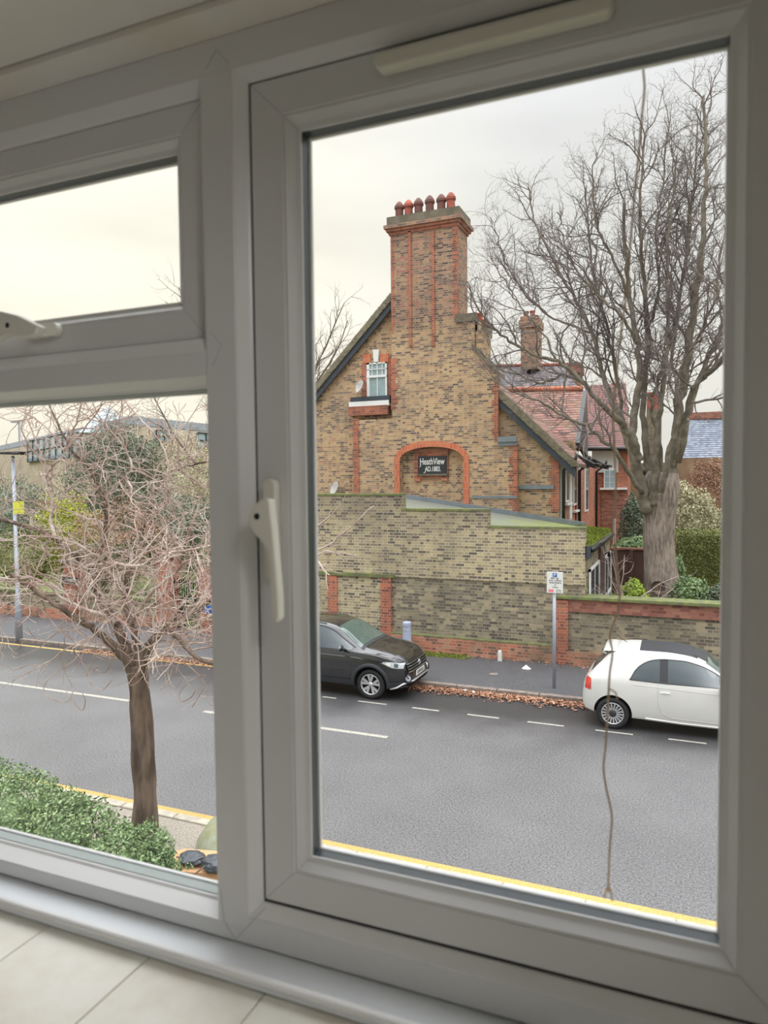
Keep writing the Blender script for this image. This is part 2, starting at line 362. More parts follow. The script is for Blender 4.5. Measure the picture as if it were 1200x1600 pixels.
# ------------------------------------------------------------------ mesh helpers
def wm(o):
    m = o.matrix_basis.copy()
    return wm(o.parent) @ o.matrix_parent_inverse @ m if o.parent else m
def setpar(o, parent, local=False):
    # parts are modelled in world coordinates unless local is set
    o.parent = parent
    o.matrix_parent_inverse = Matrix.Identity(4) if local else wm(parent).inverted()
class MB:
    def __init__(s): s.v = []; s.f = []; s.m = []; s.mi = 0
    def quad(s, a, b, c, d): n = len(s.v); s.v += [tuple(a), tuple(b), tuple(c), tuple(d)]; s.f.append((n, n + 1, n + 2, n + 3)); s.m.append(s.mi)
    def poly(s, pts): n = len(s.v); s.v += [tuple(p) for p in pts]; s.f.append(tuple(range(n, n + len(pts)))); s.m.append(s.mi)
    def box(s, x0, x1, y0, y1, z0, z1):
        n = len(s.v)
        s.v += [(x0, y0, z0), (x1, y0, z0), (x1, y1, z0), (x0, y1, z0), (x0, y0, z1), (x1, y0, z1), (x1, y1, z1), (x0, y1, z1)]
        for q in ((0, 3, 2, 1), (4, 5, 6, 7), (0, 1, 5, 4), (1, 2, 6, 5), (2, 3, 7, 6), (3, 0, 4, 7)): s.f.append(tuple(n + i for i in q)); s.m.append(s.mi)
        return s
    def prism(s, pts, vec):
        """closed polygon pts (3D, planar) swept by vec"""
        n = len(s.v); k = len(pts); vec = np.array(vec, float)
        s.v += [tuple(p) for p in pts] + [tuple(np.array(p, float) + vec) for p in pts]
        s.f.append(tuple(range(n + k - 1, n - 1, -1))); s.m.append(s.mi)
        s.f.append(tuple(range(n + k, n + 2 * k))); s.m.append(s.mi)
        for i in range(k):
            j = (i + 1) % k; s.f.append((n + i, n + j, n + k + j, n + k + i)); s.m.append(s.mi)
        return s
    def tube(s, pts, rad, sides=6, cap=True):
        pts = np.asarray(pts, float); k = len(pts)
        if np.isscalar(rad): rad = [rad] * k
        t = np.gradient(pts, axis=0); t /= (np.linalg.norm(t, axis=1)[:, None] + 1e-9)
        ref = np.array([0.0, 0, 1]) if abs(t[0][2]) < 0.9 else np.array([1.0, 0, 0])
        n = len(s.v); a = np.cross(t[0], ref); a /= np.linalg.norm(a) + 1e-9
        ang = np.arange(sides) * 2 * math.pi / sides; ca, sa = np.cos(ang), np.sin(ang)
        for i in range(k):
            a = a - t[i] * (a @ t[i]); a /= np.linalg.norm(a) + 1e-9; bb = np.cross(t[i], a)
            ringp = pts[i] + rad[i] * (ca[:, None] * a + sa[:, None] * bb)
            s.v += [tuple(p) for p in ringp]
        for i in range(k - 1):
            o = n + i * sides
            for j in range(sides):
                j2 = (j + 1) % sides; s.f.append((o + j, o + j2, o + sides + j2, o + sides + j)); s.m.append(s.mi)
        if cap and sides > 3:
            s.f.append(tuple(n + sides - 1 - j for j in range(sides))); s.m.append(s.mi)
            o = n + (k - 1) * sides; s.f.append(tuple(o + j for j in range(sides))); s.m.append(s.mi)
        return s
    def lathe(s, prof, c=(0, 0, 0), axis='Z', seg=24):
        """prof: (radius, height) list"""
        n = len(s.v); k = len(prof)
        for i in range(seg):
            a = 2 * math.pi * i / seg
            for r, h in prof:
                x, y = r * math.cos(a), r * math.sin(a)
                p = (x, y, h) if axis == 'Z' else ((x, h, y) if axis == 'Y' else (h, x, y))
                s.v.append((p[0] + c[0], p[1] + c[1], p[2] + c[2]))
        for i in range(seg):
            i2 = (i + 1) % seg
            for j in range(k - 1): s.f.append((n + i * k + j, n + i2 * k + j, n + i2 * k + j + 1, n + i * k + j + 1)); s.m.append(s.mi)
        return s
    def grid(s, P):
        """P[i][j] points"""
        n = len(s.v); a = len(P); b = len(P[0])
        for r in P: s.v += [tuple(p) for p in r]
        for i in range(a - 1):
            for j in range(b - 1): s.f.append((n + i * b + j, n + i * b + j + 1, n + (i + 1) * b + j + 1, n + (i + 1) * b + j)); s.m.append(s.mi)
        return s
    def build(s, name, mt, parent=None, smooth=False, solid=0.0, bevel=0.0, loc=None, local=False):
        me = bpy.data.meshes.new(name); me.from_pydata([tuple(float(q) for q in p) for p in s.v], [], s.f)
        mts = mt if isinstance(mt, (list, tuple)) else [mt]
        for m_ in mts: me.materials.append(M[m_] if isinstance(m_, str) else m_)
        if len(mts) > 1: me.polygons.foreach_set('material_index', s.m)
        bm = bmesh.new(); bm.from_mesh(me); bmesh.ops.remove_doubles(bm, verts=bm.verts, dist=1e-5) if len(s.f) < 20000 and not getattr(s, 'nomerge', False) else None
        bmesh.ops.recalc_face_normals(bm, faces=bm.faces) if len(s.f) < 40000 else None
        bm.to_mesh(me); bm.free()
        if smooth: me.polygons.foreach_set('use_smooth', [True] * len(me.polygons))
        o = bpy.data.objects.new(name, me); COL.objects.link(o)
        if parent is not None: setpar(o, parent, local)
        if loc is not None: o.location = loc
        if solid: md = o.modifiers.new('solid', 'SOLIDIFY'); md.thickness = solid; md.offset = 0
        if bevel:
            md = o.modifiers.new('bevel', 'BEVEL'); md.width = bevel; md.segments = 3; md.limit_method = 'ANGLE'
        return o
def tag(o, label=None, cat=None, group=None, kind=None):
    if label: o['label'] = label
    if cat: o['category'] = cat
    if group: o['group'] = group
    if kind: o['kind'] = kind
    return o
def thing(name, label, cat, loc=(0, 0, 0), group=None, kind=None):
    o = bpy.data.objects.new(name, None); COL.objects.link(o); o.location = loc; o.empty_display_size = 0.2
    return tag(o, label, cat, group, kind)
def struct(o): o['kind'] = 'structure'; return o
def text(name, body, size, loc, mt, parent, rot=(math.pi / 2, 0, 0), depth=0.002, align='CENTER', sx=1.0, local=False, off=0.01, fit=None):
    cu = bpy.data.curves.new(name, 'FONT'); cu.body = body; cu.size = size; cu.extrude = depth; cu.align_x = align; cu.align_y = 'CENTER'
    cu.offset = off * size
    t = bpy.data.objects.new(name, cu); COL.objects.link(t)
    t.rotation_euler = rot; t.location = loc; t.scale = (sx, 1, 1)
    bpy.context.view_layer.update()
    if fit: t.scale = (fit / max(1e-3, t.dimensions.x), 1, 1); bpy.context.view_layer.update()
    me = bpy.data.meshes.new_from_object(t.evaluated_get(bpy.context.evaluated_depsgraph_get()))
    me.transform(t.matrix_world)
    bpy.data.objects.remove(t); me.materials.clear(); me.materials.append(M[mt])
    o = bpy.data.objects.new(name, me); COL.objects.link(o)
    if parent is not None:
        setpar(o, parent, local)
    return o
def P(x, y, Y): return onY(x, y, Y)
# ================================================================== the ground and the street
YL, YC, YD, YK, YW, YG = 8.02, 11.85, 13.6, 15.1, 17.9, 24.3
def plane(name, x0, x1, y0, y1, z, mt, th=0.1):
    o = MB().box(x0, x1, y0, y1, z - th, z).build(name, mt); return struct(o)
plane('ground', -160, 120, 17.5, 260, -0.02, 'lawn')
plane('road', -120, 60, 7.86, YK, 0.0, 'road')
plane('pavement_far', -120, 60, YK + 0.14, YW + 0.2, 0.09, 'pave', 0.2)
plane('pavement_near', -120, 60, 6.0, 7.72, 0.08, 'nearpave', 0.2)
plane('front_garden_soil', -120, 60, 0.8, 6.0, 0.04, 'soil', 0.2)
def kerb(name, y, label):
    t = thing(name, label, 'kerb', (0, y, 0)); t['kind'] = 'structure'; del t['category']
    random.seed(3)
    for i in range(-24, 12):
        x = i * 0.92
        MB().box(x, x + 0.905, y, y + 0.14, -0.05, 0.105).build('kerb_stone', 'kerb' if y > 10 else 'kerbn', t, bevel=0.015)
    return t
kerb('kerb_far', YK, 'worn stone kerb along the far pavement')
kerb('kerb_near', YL - 0.30, 'worn stone kerb along the near pavement')
tag(MB().box(-26, 9, YL - 0.03, YL + 0.10, 0.0, 0.004).build('yellow_line', 'yellow'), 'single yellow line painted along the near kerb', 'road marking')
tag(MB().box(-26, -8.2, YK - 0.30, YK - 0.2, 0.0, 0.004).build('yellow_line', 'yellow'), 'thin yellow line painted along the far kerb behind the bare street tree', 'road marking')
marks = [((-14, -9.1), 'long pale centre line crossing the road left of the street tree'), (None, None)]
x1 = onZ(200, 1096, 0)[0]; x2 = onZ(320, 1111, 0)[0]; x3 = onZ(608, 1150, 0)[0]
for a, b_, lab in ((-22, x1, 'long white centre line on the road left of the street tree trunk'),
                   (x2, x3, 'white centre line on the road right of the street tree, ending below the black car')):
    tag(MB().box(a, b_, YC - 0.055, YC + 0.055, 0, 0.004).build('centre_line', 'wline'), lab, 'road marking', 'white centre lines')
dn = ['left of the black car front wheel', 'just below the black car front wheel', 'first one right of the black car', 'second one right of the black car',
      'third one right of the black car', 'below the white car rear wheel', 'below the white car door']
for (u, v), lab in zip((((507, 1087), (527, 1090)), ((560, 1095), (605, 1100)), ((645, 1105), (687, 1110)), ((731, 1115.5), (780, 1122)), ((824, 1128), (881, 1135)), ((930, 1141), (989, 1149)), ((1044, 1155), (1104, 1163))), dn):
    a, c = onZ(*u, 0)[0], onZ(*v, 0)[0]
    tag(MB().box(a, c, YD - 0.03, YD + 0.03, 0, 0.004).build('bay_marking', 'wline'), 'short thin white parking bay dash, ' + lab, 'road marking', 'parking bay dashes')
# drift of fallen leaves in the far gutter
def litter(name, x0, x1, n, lab):
    b = MB(); b.nomerge = True
    for i in range(n):
        x = random.uniform(x0, x1); y = YK - abs(random.gauss(0, 0.19)) - 0.01; z = 0.012 + random.random() * 0.035
        if y < 14.4: continue
        a = random.random() * 6.28; r = random.uniform(0.02, 0.042); tl = random.uniform(-.6, .6)
        c, s_ = math.cos(a) * r, math.sin(a) * r
        b.quad((x - c, y - s_, z), (x + s_ * .6, y - c * .6, z + r * .3), (x + c, y + s_, z + tl * r), (x - s_ * .6, y + c * .6, z))
    return tag(b.build(name, 'litter'), lab, 'leaf litter', kind='stuff')
litter('leaf_litter', -6.0, -1.7, 2600, 'brown fallen leaves drifted in the gutter between the black and the white car')
litter('leaf_litter', -15.4, -9.5, 1500, 'brown fallen leaves along the far kerb behind the street tree')
b = MB(); b.nomerge = True
for i in range(260):
    x = random.uniform(-6.3, -1.6); y = 17.86 - abs(random.gauss(0, .16)); r = random.uniform(.02, .04); a = random.random() * 6.3
    c, s_ = math.cos(a) * r, math.sin(a) * r
    b.quad((x - c, y - s_, .1), (x + s_ * .6, y - c * .6, .11), (x + c, y + s_, .115), (x - s_ * .6, y + c * .6, .1))
tag(b.build('leaf_litter', 'litter'), 'scattered leaves at the foot of the red brick plinth', 'leaf litter', kind='stuff')
def moss_patch(x0, x1, y0, y1, lab):
    b = MB(); b.nomerge = True
    for i in range(900):
        x = x0 + (x1 - x0) * random.random() ** 1.3; y = y1 - (y1 - y0) * random.random() ** 1.6; h = random.uniform(.01, .05)
        a = random.random() * 6.3; r = .03; b.quad((x - r * math.cos(a), y - r * math.sin(a), .09), (x + r * math.cos(a), y + r * math.sin(a), .09), (x + r * math.cos(a) * .6, y, .09 + h), (x - r * math.cos(a) * .6, y, .09 + h))
    return tag(b.build('moss_patch', 'moss'), lab, 'moss', kind='stuff')
moss_patch(-6.7, -5.0, 17.4, 17.88, 'green moss at the wall foot behind the black car')
# litter pieces on the pavement
def scrap(name, px, py, w, h, lab, cat, hgt=0.02, z=0.095, mt='paper'):
    c = onZ(px, py, z); b = MB(); n = 7; pts = []
    top = (c[0], c[1], z + hgt)
    for k in range(n):
        a = k * 6.283 / n; pts.append((c[0] + math.cos(a) * w * random.uniform(.8, 1.1), c[1] + math.sin(a) * h * random.uniform(.7, 1.1), z + random.random() * .006))
    for k in range(n): b.poly([pts[k], pts[(k + 1) % n], top])
    b.poly(pts[::-1]); return tag(b.build(name, mt), lab, cat)
scrap('paper_scrap', 822, 1045, .13, .09, 'crumpled white paper lying on the far pavement left of the parking sign', 'litter', .1)
scrap('paper_scrap', 771, 1053, .11, .12, 'small square pale patch on the far pavement, flat', 'litter', .004, mt='kerb')
scrap('paper_scrap', 727, 1079, .10, .05, 'white scrap among the gutter leaves, the longer one', 'litter', .03, .03)
scrap('paper_scrap', 740, 1082, .06, .05, 'white scrap among the gutter leaves, the small round one', 'litter', .04, .03)

# ================================================================== boundary walls on the far side
bw = thing('boundary_wall', 'tall stepped stock brick side wall with red plinth beside the pavement', 'wall', (-7, YW, 0)); bw['kind'] = 'structure'; del bw['category']
ztop = [P(505, 774, YW)[2], P(690, 798, YW)[2], P(840, 826, YW)[2]]
xs = [-12.6, P(628, 800, YW)[0], P(762, 800, YW)[0], P(914, 830, YW)[0]]
zpl = P(700, 996, YW)[2]; zmid = P(700, 905, YW)[2]
def seg(x0, x1, z0, z1, mt, y0=YW, th=0.33, name='brick_wall', parent=bw): return MB().box(x0, x1, y0, y0 + th, z0, z1).build(name, mt, parent)
for i in range(3):
    seg(xs[i], xs[i + 1], zmid, ztop[i], 'garden'); 
    MB().box(xs[i] - (.02 if i else 0), xs[i + 1] + (0 if i < 2 else .02), YW - 0.015, YW + 0.35, ztop[i] - .005, ztop[i] + 0.05).build('coping', 'mosscop', bw)
xr = P(612, 950, YW)[0]; xp0 = P(596, 950, YW)[0]; xq0, xq1 = P(513, 950, YW)[0], P(528, 950, YW)[0]
seg(xs[0], xp0, 0, zmid, 'garden', YW); seg(xp0, xs[3], 0, zmid, 'garden_low', YW + 0.03, .3)
MB().box(xs[0], xp0 + .4, YW - 0.06, YW, zmid - 0.03, zmid + 0.06).build('ledge', 'mosscop', bw)
seg(xp0, xr, 0, zmid - .04, 'red', YW - 0.05, .1, 'brick_pier'); seg(xq0, xq1, 0, zmid - .04, 'red', YW - 0.04, .1, 'brick_pier')
seg(xr, P(870, 1000, YW)[0], 0, zpl, 'plinth', YW - 0.10, .15, 'plinth')
MB().box(xr, P(870, 1000, YW)[0], YW - 0.10, YW + .02, zpl, zpl + 0.03).build('plinth_ledge', 'mosscop', bw)
# low garden wall with pier, continuing right
gw = thing('garden_wall', 'low garden wall of dark brick with mossy coping behind the white car', 'wall', (0, YW, 0)); gw['kind'] = 'structure'; del gw['category']
zc = P(1000, 942, YW)[2]; xg0, xg1 = P(868, 980, YW)[0], 9.0
seg(xg0, xg1, 0, zc, 'garden_low', YW + 0.02, .3, parent=gw)
xpr = P(888, 980, YW)[0]; seg(xg0, xpr, 0, zc - .02, 'red', YW - 0.06, .12, 'brick_pier', gw)
seg(xpr, xg1, 0, .42, 'plinth', YW - 0.08, .12, 'plinth', gw)
zb2 = P(1000, 962, YW)[2]
seg(xpr, xg1, zb2, zc, 'pink', YW - 0.03, .1, 'red_band', gw)
MB().box(xg0 - .03, xg1, YW - 0.11, YW + 0.40, zc, zc + 0.09).build('coping', 'mosscop', gw, bevel=.02)
c = P(1000, 985, YW)
struct(plane('garden_ground', -3.0, 14, YW + 0.3, 60, 0.75, 'soil', .7))

# ================================================================== the lean-to annex behind the tall wall
an = thing('annex', 'single-storey lean-to with mossy roof and white doors behind the tall wall', 'building', (-6, 20, 0))
xe0 = P(912, 852, YW)[0]; xe = xs[3]
zhi = P(630, 776, YG)[2]; xa, xb = P(626, 776, YG)[0], P(955, 830, YG)[0]
zlo = P(950, 832, YG)[2]
zE = P(914, 852, YW + .1)[2]
# roof plane falls to the right; the eave edge runs back towards the house
r0 = [np.array([xa, YG, zhi]), np.array([P(955, 829, YG)[0], YG, P(955, 829, YG)[2]]), np.array([P(914, 853, YW + .2)[0] + .12, YW + .2, zE]), np.array([xs[0] + 2.5, YW + .33, zhi + .2])]
r0[3] = np.array([xa, YW + .33, zhi - .02])
MB().prism(r0, (0, 0, -.07)).build('felt_roof', 'mossroof', an)
# thick mossy eave
e0, e1 = r0[2], r0[1]
bmo = MB(); bmo.nomerge = True
n = 70
for i in range(n):
    for k in range(26):
        t = random.random(); wdt = random.random() ** 1.5 * 1.0
        p = e0 + (e1 - e0) * t + np.array([-wdt, 0, (zhi - zE) / (xa - xe0) * -wdt + .01]); h = random.uniform(.02, .07) ; a = random.random() * 6.3; r = .05
        bmo.quad((p[0] - r * math.cos(a), p[1] - r * math.sin(a), p[2] - .01), (p[0] + r * math.cos(a), p[1] + r * math.sin(a), p[2] - .01), (p[0] + r * .5 * math.cos(a), p[1], p[2] + h), (p[0] - r * .5 * math.cos(a), p[1], p[2] + h))
bmo.build('moss_cushion', 'moss', an)['kind'] = 'stuff'
MB().tube([e0 + [.05, 0, -.12], e1 + [.05, 0, -.12]], .07, 8).build('gutter', 'black', an, smooth=True)
MB().box(xs[3] + .02, e0[0] + .02, YW + .05, YW + .45, zE - .32, zE - .02).build('fascia_end', 'barge', an)
# end wall of the annex (faces right), brick and posts, two white glazed doors
xw = xe + .03
seg(xw - .25, xw, .1, zE - .1, 'garden_low', YW + .3, YG - YW - .4, 'brick_wall', an)
def door_leaf(y0, y1, z0, z1):
    """glazed door in the plane facing right"""
    f = MB(); x = xw + .02; w = .07
    f.box(x, x + .05, y0, y0 + w, z0, z1); f.box(x, x + .05, y1 - w, y1, z0, z1); f.box(x, x + .05, y0, y1, z1 - w, z1); f.box(x, x + .05, y0, y1, z0, z0 + .12)
    zm = z0 + (z1 - z0) * .38; f.box(x, x + .05, y0, y1, zm - .05, zm + .05)
    ym = (y0 + y1) / 2; f.box(x + .01, x + .04, ym - .02, ym + .02, z0, z1)
    d = f.build('glazed_door', 'white', an)
    MB().box(x + .015, x + .03, y0 + w, y1 - w, z0 + .1, z1 - w).build('glass_pane', 'dglass', d)
def yatx(px, X): return onX(px, 800, X)[1]
zdt = onX(930, 878, xw)[2]
door_leaf(yatx(919, xw) , yatx(934, xw), .35, zdt)
door_leaf(yatx(942.5, xw), yatx(952.5, xw), .35, onX(948, 865, xw)[2])
MB().box(xw + .01, xw + .07, yatx(935, xw), yatx(941.5, xw), .1, zE - .1).build('door_post', 'shed', an)
wl = MB(); wl.tube([(xw + .02, yatx(941, xw), onX(946, 862, xw)[2]), (xw + .2, yatx(942, xw), onX(946, 860, xw)[2] + .05)], .02, 6); wl.lathe([(0.0, .1), (.07, .08), (.1, -.04), (0, -.04)], (xw + .22, yatx(942, xw), onX(946, 860, xw)[2] - .05), 'Z', 12)
wl.build('wall_lamp', 'black', an)
# ================================================================== the gabled house
H = thing('gabled_house', 'stock brick gabled house with tall chimney breast and red brick trim', 'house', (-9, YG, 0))
APX = -9.23 * 1.0326
pl = P(500, 608, YG); pr_ = P(885, 716, YG)
# rake lines fitted to the two photographed verges
zl = P(610, 474, YG); apexx = None
sl = (zl[2] - pl[2]) / (zl[0] - pl[0])
prr = P(785, 622, YG); sr = (pr_[2] - prr[2]) / (pr_[0] - prr[0])
apexx = (pl[2] - sl * pl[0] - prr[2] + sr * prr[0]) / (sr - sl); apexz = pl[2] + sl * (apexx - pl[0])
def rl(x): return pl[2] + sl * (x - pl[0])
def rr(x): return prr[2] + sr * (x - prr[0])
XR = P(874, 760, YG)[0]; XL = apexx - (XR - apexx)
ze = rr(XR)
DEP = 3.4
MB().prism([(XL, YG, .1), (XR, YG, .1), (XR, YG, ze), (apexx, YG, apexz), (XL, YG, rl(XL))], (0, .35, 0)).build('gable_wall', 'stock', H)
# roof slopes with thickness, and dark bargeboards under a lichen verge
def slope(xa_, za, xb_, zb, y0, y1, th, name, mt): return MB().prism([(xa_, y0, za), (xb_, y0, zb), (xb_, y1, zb), (xa_, y1, za)], (0, 0, th)).build(name, mt, H)
xle = XL - .3; xre = P(900, 730, YG)[0]
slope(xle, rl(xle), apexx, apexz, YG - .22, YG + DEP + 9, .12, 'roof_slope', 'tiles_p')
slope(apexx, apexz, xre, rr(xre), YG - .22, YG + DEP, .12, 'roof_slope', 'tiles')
for (xa_, za, xb_, zb) in ((xle, rl(xle), apexx, apexz), (P(800, 620, YG)[0] - .75, rr(P(800, 620, YG)[0] - .75), xre, rr(xre))):
    MB().prism([(xa_, YG - .20, za - .36), (xb_, YG - .20, zb - .36), (xb_, YG - .20, zb - .02), (xa_, YG - .20, za - .02)], (0, .05, 0)).build('bargeboard', 'barge', H)
bv = MB(); bv.nomerge = True
for (xa_, za, xb_, zb) in ((xle, rl(xle), apexx, apexz), (apexx, apexz, xre, rr(xre))):
    k = int(math.hypot(xb_ - xa_, zb - za) / .07)
    for i in range(k):
        t = (i + .5) / k; x = xa_ + (xb_ - xa_) * t; z = za + (zb - za) * t + .07 + random.random() * .02
        bv.box(x - .11, x + .11, YG - .25 - random.random() * .02, YG + .12 + random.random() * .1, z - .08, z + .04)
bv.build('verge_tiles', 'verge', H)

# chimney breast: a broad projecting stack of steps on the gable
def zz(y, px=700): return P(px, y, YG)[2]
YB = YG - .32
x610, x722 = P(610.5, 420, YB)[0], P(715, 420, YB)[0]
cx0, cx1 = x610, x722
zcap = P(660, 347, YB)[2]
xs1 = P(742, 500, YB)[0]; xs2 = P(778, 640, YB)[0]; xs3 = P(808, 740, YB)[0]; xl0 = P(556, 700, YB)[0]
zsh = P(730, 497, YB)[2]; zr1 = P(752, 552, YB)[2]; zr2 = P(778, 590, YB)[2]; zof = P(795, 693, YB)[2]
MB().box(cx0, cx1, YB, YG + .9, zsh, zcap - .3).build('chimney_shaft', 'stock_chim', H)
# lower breast, its outline stepping down on the right; arched recess opened in it
xa0, xa1 = P(625, 740, YB)[0], P(724, 740, YB)[0]; zsp = P(625, 722, YB)[2]; zcr = P(676, 698, YB)[2]
zb0 = P(700, 790, YB)[2] - .8
arc = []
rx = (xa1 - xa0) / 2; cxm = (xa0 + xa1) / 2
for k in range(0, 25):
    a = math.pi * k / 24; arc.append((cxm - rx * math.cos(a), zsp + (zcr - zsp) * math.sin(a) ** .8 if k not in (0, 24) else zsp))
# faces of the breast, built as columns either side of and above the arch
br = MB()
outline_r = [(cx1, zsh), (xs1, zsh), (xs1, zr1 + .15), (xs2, zr2 + .1), (xs2, zof), (xs3, zof), (xs3, zb0)]
wx0 = P(551, 700, YB)[0]
def front(pts): br.poly([(x, YB, z) for x, z in pts])
# left of arch from x=cx0.. (breast above the window starts at cx0; below the sill it widens to the red strip)
zsill = P(590, 655, YB)[2]
front([(cx0, zsh), (cx0, zsill), (wx0, zsill), (wx0, zb0), (xa0, zb0), (xa0, zsp)] + [(x, z) for x, z in arc[1:13]] + [(cxm, zsh)])
front([(cxm, zsh), arc[12]] + [(x, z) for x, z in arc[13:]] + [(xa1, zb0), (xs3, zb0), (xs3, zof), (xs2, zof), (xs2, zr2 + .1), (xs1, zr1 + .15), (xs1, zsh)])
edge = [(cx0, zsh), (cx0, zsill), (wx0, zsill), (wx0, zb0)]
for a, b_ in zip(edge[:-1], edge[1:]): br.quad((a[0], YB, a[1]), (b_[0], YB, b_[1]), (b_[0], YG, b_[1]), (a[0], YG, a[1]))
edge = [(xs1, zsh), (xs1, zr1 + .15), (xs2, zr2 + .1), (xs2, zof), (xs3, zof), (xs3, zb0)]
for a, b_ in zip(edge[:-1], edge[1:]): br.quad((a[0], YB, a[1]), (b_[0], YB, b_[1]), (b_[0], YG, b_[1]), (a[0], YG, a[1]))
br.quad((cx0, YB, zsh), (xs1, YB, zsh), (xs1, YG + .5, zsh), (cx0, YG + .5, zsh))
br.quad((xs1, YB, zsh), (xs1, YB, zr1 - 1), (xs1, YG + .5, zr1 - 1), (xs1, YG + .5, zsh))
pa = [(xa0, zb0)] + arc + [(xa1, zb0)]
for a, b_ in zip(pa[:-1], pa[1:]): br.quad((a[0], YB, a[1]), (b_[0], YB, b_[1]), (b_[0], YG, b_[1]), (a[0], YG, a[1]))
MB().box(cx1 - .4, xs1 - .01, YB + .02, YG + .6, zr1 - 1.2, zsh - .01).build('shoulder_block', 'stock', H)
MB().box(xs1 - .3, xs1 + .22, YB + .05, YG + 1.0, zr1 - 1.6, zsh - .45).build('shoulder_block', 'stock', H)
br.build('chimney_breast', 'stock', H)
# red arch ring
ar = MB(); k = len(pa); 
def off(i, d):
    x, z = pa[i]
    a = pa[max(0, i - 1)]; c = pa[min(k - 1, i + 1)]; tx, tz = c[0] - a[0], c[1] - a[1]; l = math.hypot(tx, tz); return (x - tz / l * d, z + tx / l * d)
pa[0] = (xa0, zb0); pa[-1] = (xa1, zb0)
for i in range(k - 1):
    o0, o1 = off(i, .21), off(i + 1, .21); i0, i1 = pa[i], pa[i + 1]
    ar.prism([(i0[0], YB - .035, i0[1]), (i1[0], YB - .035, i1[1]), (o1[0], YB - .035, o1[1]), (o0[0], YB - .035, o0[1])], (0, .06, 0))
ar.build('brick_arch', 'red_b', H)
# red strips, quoins, string courses: (px0, px1, py0, py1, proud)
def trimbox(px0, px1, py0, py1, Y, proud, mt, name, dx=0):
    a, c = P(px0, py0, Y), P(px1, py1, Y)
    return MB().box(a[0], c[0], Y - proud, Y + .02, c[2], a[2]).build(name, mt, H)
trimbox(551.5, 562, 655, 790, YB, .03, 'red', 'red_strip')
trimbox(550, 611, 637, 648, YG, .34, 'red', 'red_string_course')
for px in (638, 674): trimbox(px, px + 6, 362, 541, YB, .05, 'red', 'red_strip')
def quoin(px0, px1, py0, py1, Y, side, mt='red', w2=None):
    """toothed red quoin down an edge"""
    a, c = P(px0, py0, Y), P(px1, py1, Y); b = MB(); z = c[2]; i = 0
    while z < a[2]:
        w = (c[0] - a[0]) * (1.0 if i % 2 else .6)
        if side == 'r': b.box(c[0] - w, c[0] + .012, Y - .012, Y + .1, z, min(z + .235, a[2]))
        else: b.box(a[0] - .012, a[0] + w, Y - .012, Y + .1, z, min(z + .235, a[2]))
        z += .235; i += 1
    return b.build('quoin', mt, H)
quoin(768, 778, 592, 690, YB, 'r'); quoin(795, 808, 696, 800, YB, 'r'); quoin(611, 622, 560, 640, YB, 'l')
quoin(611, 617, 360, 520, YB, 'l'); quoin(706, 715, 345, 500, YB, 'r')
trimbox(861, 874, 700, 800, YG, .02, 'red', 'red_strip')
quoin(858, 874, 700, 800, YG, 'r')
trimbox(779, 808, 683, 690, YB, .12, 'lead', 'lead_capping'); trimbox(779, 808, 690, 696, YB, .06, 'lead', 'lead_capping')
trimbox(812, 866, 758, 764, YG, .08, 'lead', 'lead_ledge')
trimbox(712, 746, 492, 501, YB, .06, 'stone', 'stone_capping')
trimbox(740, 808, 775, 779, YB, .03, 'lead', 'brick_ledge')
# mossy verge tiles down the sloped shoulder
q0, q1 = np.array([xs1 - .1, YB - .06, zr1 + .22]), np.array([xs2 + .1, YB - .06, zr2 + .02])
MB().prism([q0, q1, q1 + [0, .7, 0], q0 + [0, .7, 0]], (0, 0, .14)).build('shoulder_tiles', 'verge', H)
# cap: corbelled courses, slabs, pots
zc0 = zcap - .3
for dz, pro, mt, hh in ((0, .05, 'red', .10), (.10, .12, 'red', .10), (.20, .19, 'stock_chim', .12), (.32, .10, 'stone', .30)):
    MB().box(cx0 - pro, cx1 + pro, YB - pro, YG + .9 + pro, zc0 + dz, zc0 + dz + hh).build('corbel_course', mt, H)
zc1 = zc0 + .62
pots = [(624, 334, 315, 'potd'), (638.5, 331, 312, 'pot'), (654, 329, 309, 'potd'), (671.5, 326, 305, 'potd'), (689.5, 323, 303, 'potd'), (704.5, 321, 300, 'pot')]
for i, (px, yb_, yt, mt) in enumerate(pots):
    x = P(px, 325, YB + .35)[0]; h = P(px, yt, YB + .35)[2] - zc1
    MB().lathe([(0, 0), (.15, 0), (.145, h * .55), (.18, h * .6), (.18, h * .72), (.13, h * .85), (.06, h * .97), (0, h)], (x, YB + .35, zc1), 'Z', 14).build('chimney_pot', mt, H, smooth=False)

# attic window with red surround, white keystone, sill
WY = YG + .10
w0, w1 = P(574.5, 600, YG), P(606, 600, YG); wz1, wz0 = P(590, 567, YG)[2], P(590, 622, YG)[2]
MB().box(w0[0] - .01, w1[0] + .01, YG - .04, YG + .02, wz0, wz1).build('window_reveal', 'dglass', H)
fr = MB(); yf = YG - .09
for a, c, e, d in ((w0[0], w0[0] + .11, wz0, wz1), (w1[0] - .07, w1[0], wz0, wz1), (w0[0], w1[0], wz1 - .05, wz1), (w0[0], w1[0], wz0, wz0 + .05)): fr.box(a, c, yf, yf + .06, e, d)
zmr = P(590, 588, YG)[2]; fr.box(w0[0], w1[0], yf - .02, yf + .06, zmr - .05, zmr + .03)
xm = (w0[0] + w1[0] + .04) / 2; fr.box(xm - .015, xm + .015, yf, yf + .05, wz0, wz1)
for q in (-.2, .2): fr.box(xm + q - .012, xm + q + .012, yf, yf + .05, zmr, wz1)
fr.box(w0[0], w1[0], yf, yf + .05, (zmr + wz1) / 2 - .012, (zmr + wz1) / 2 + .012)
wf = fr.build('window_frame', 'white', H)
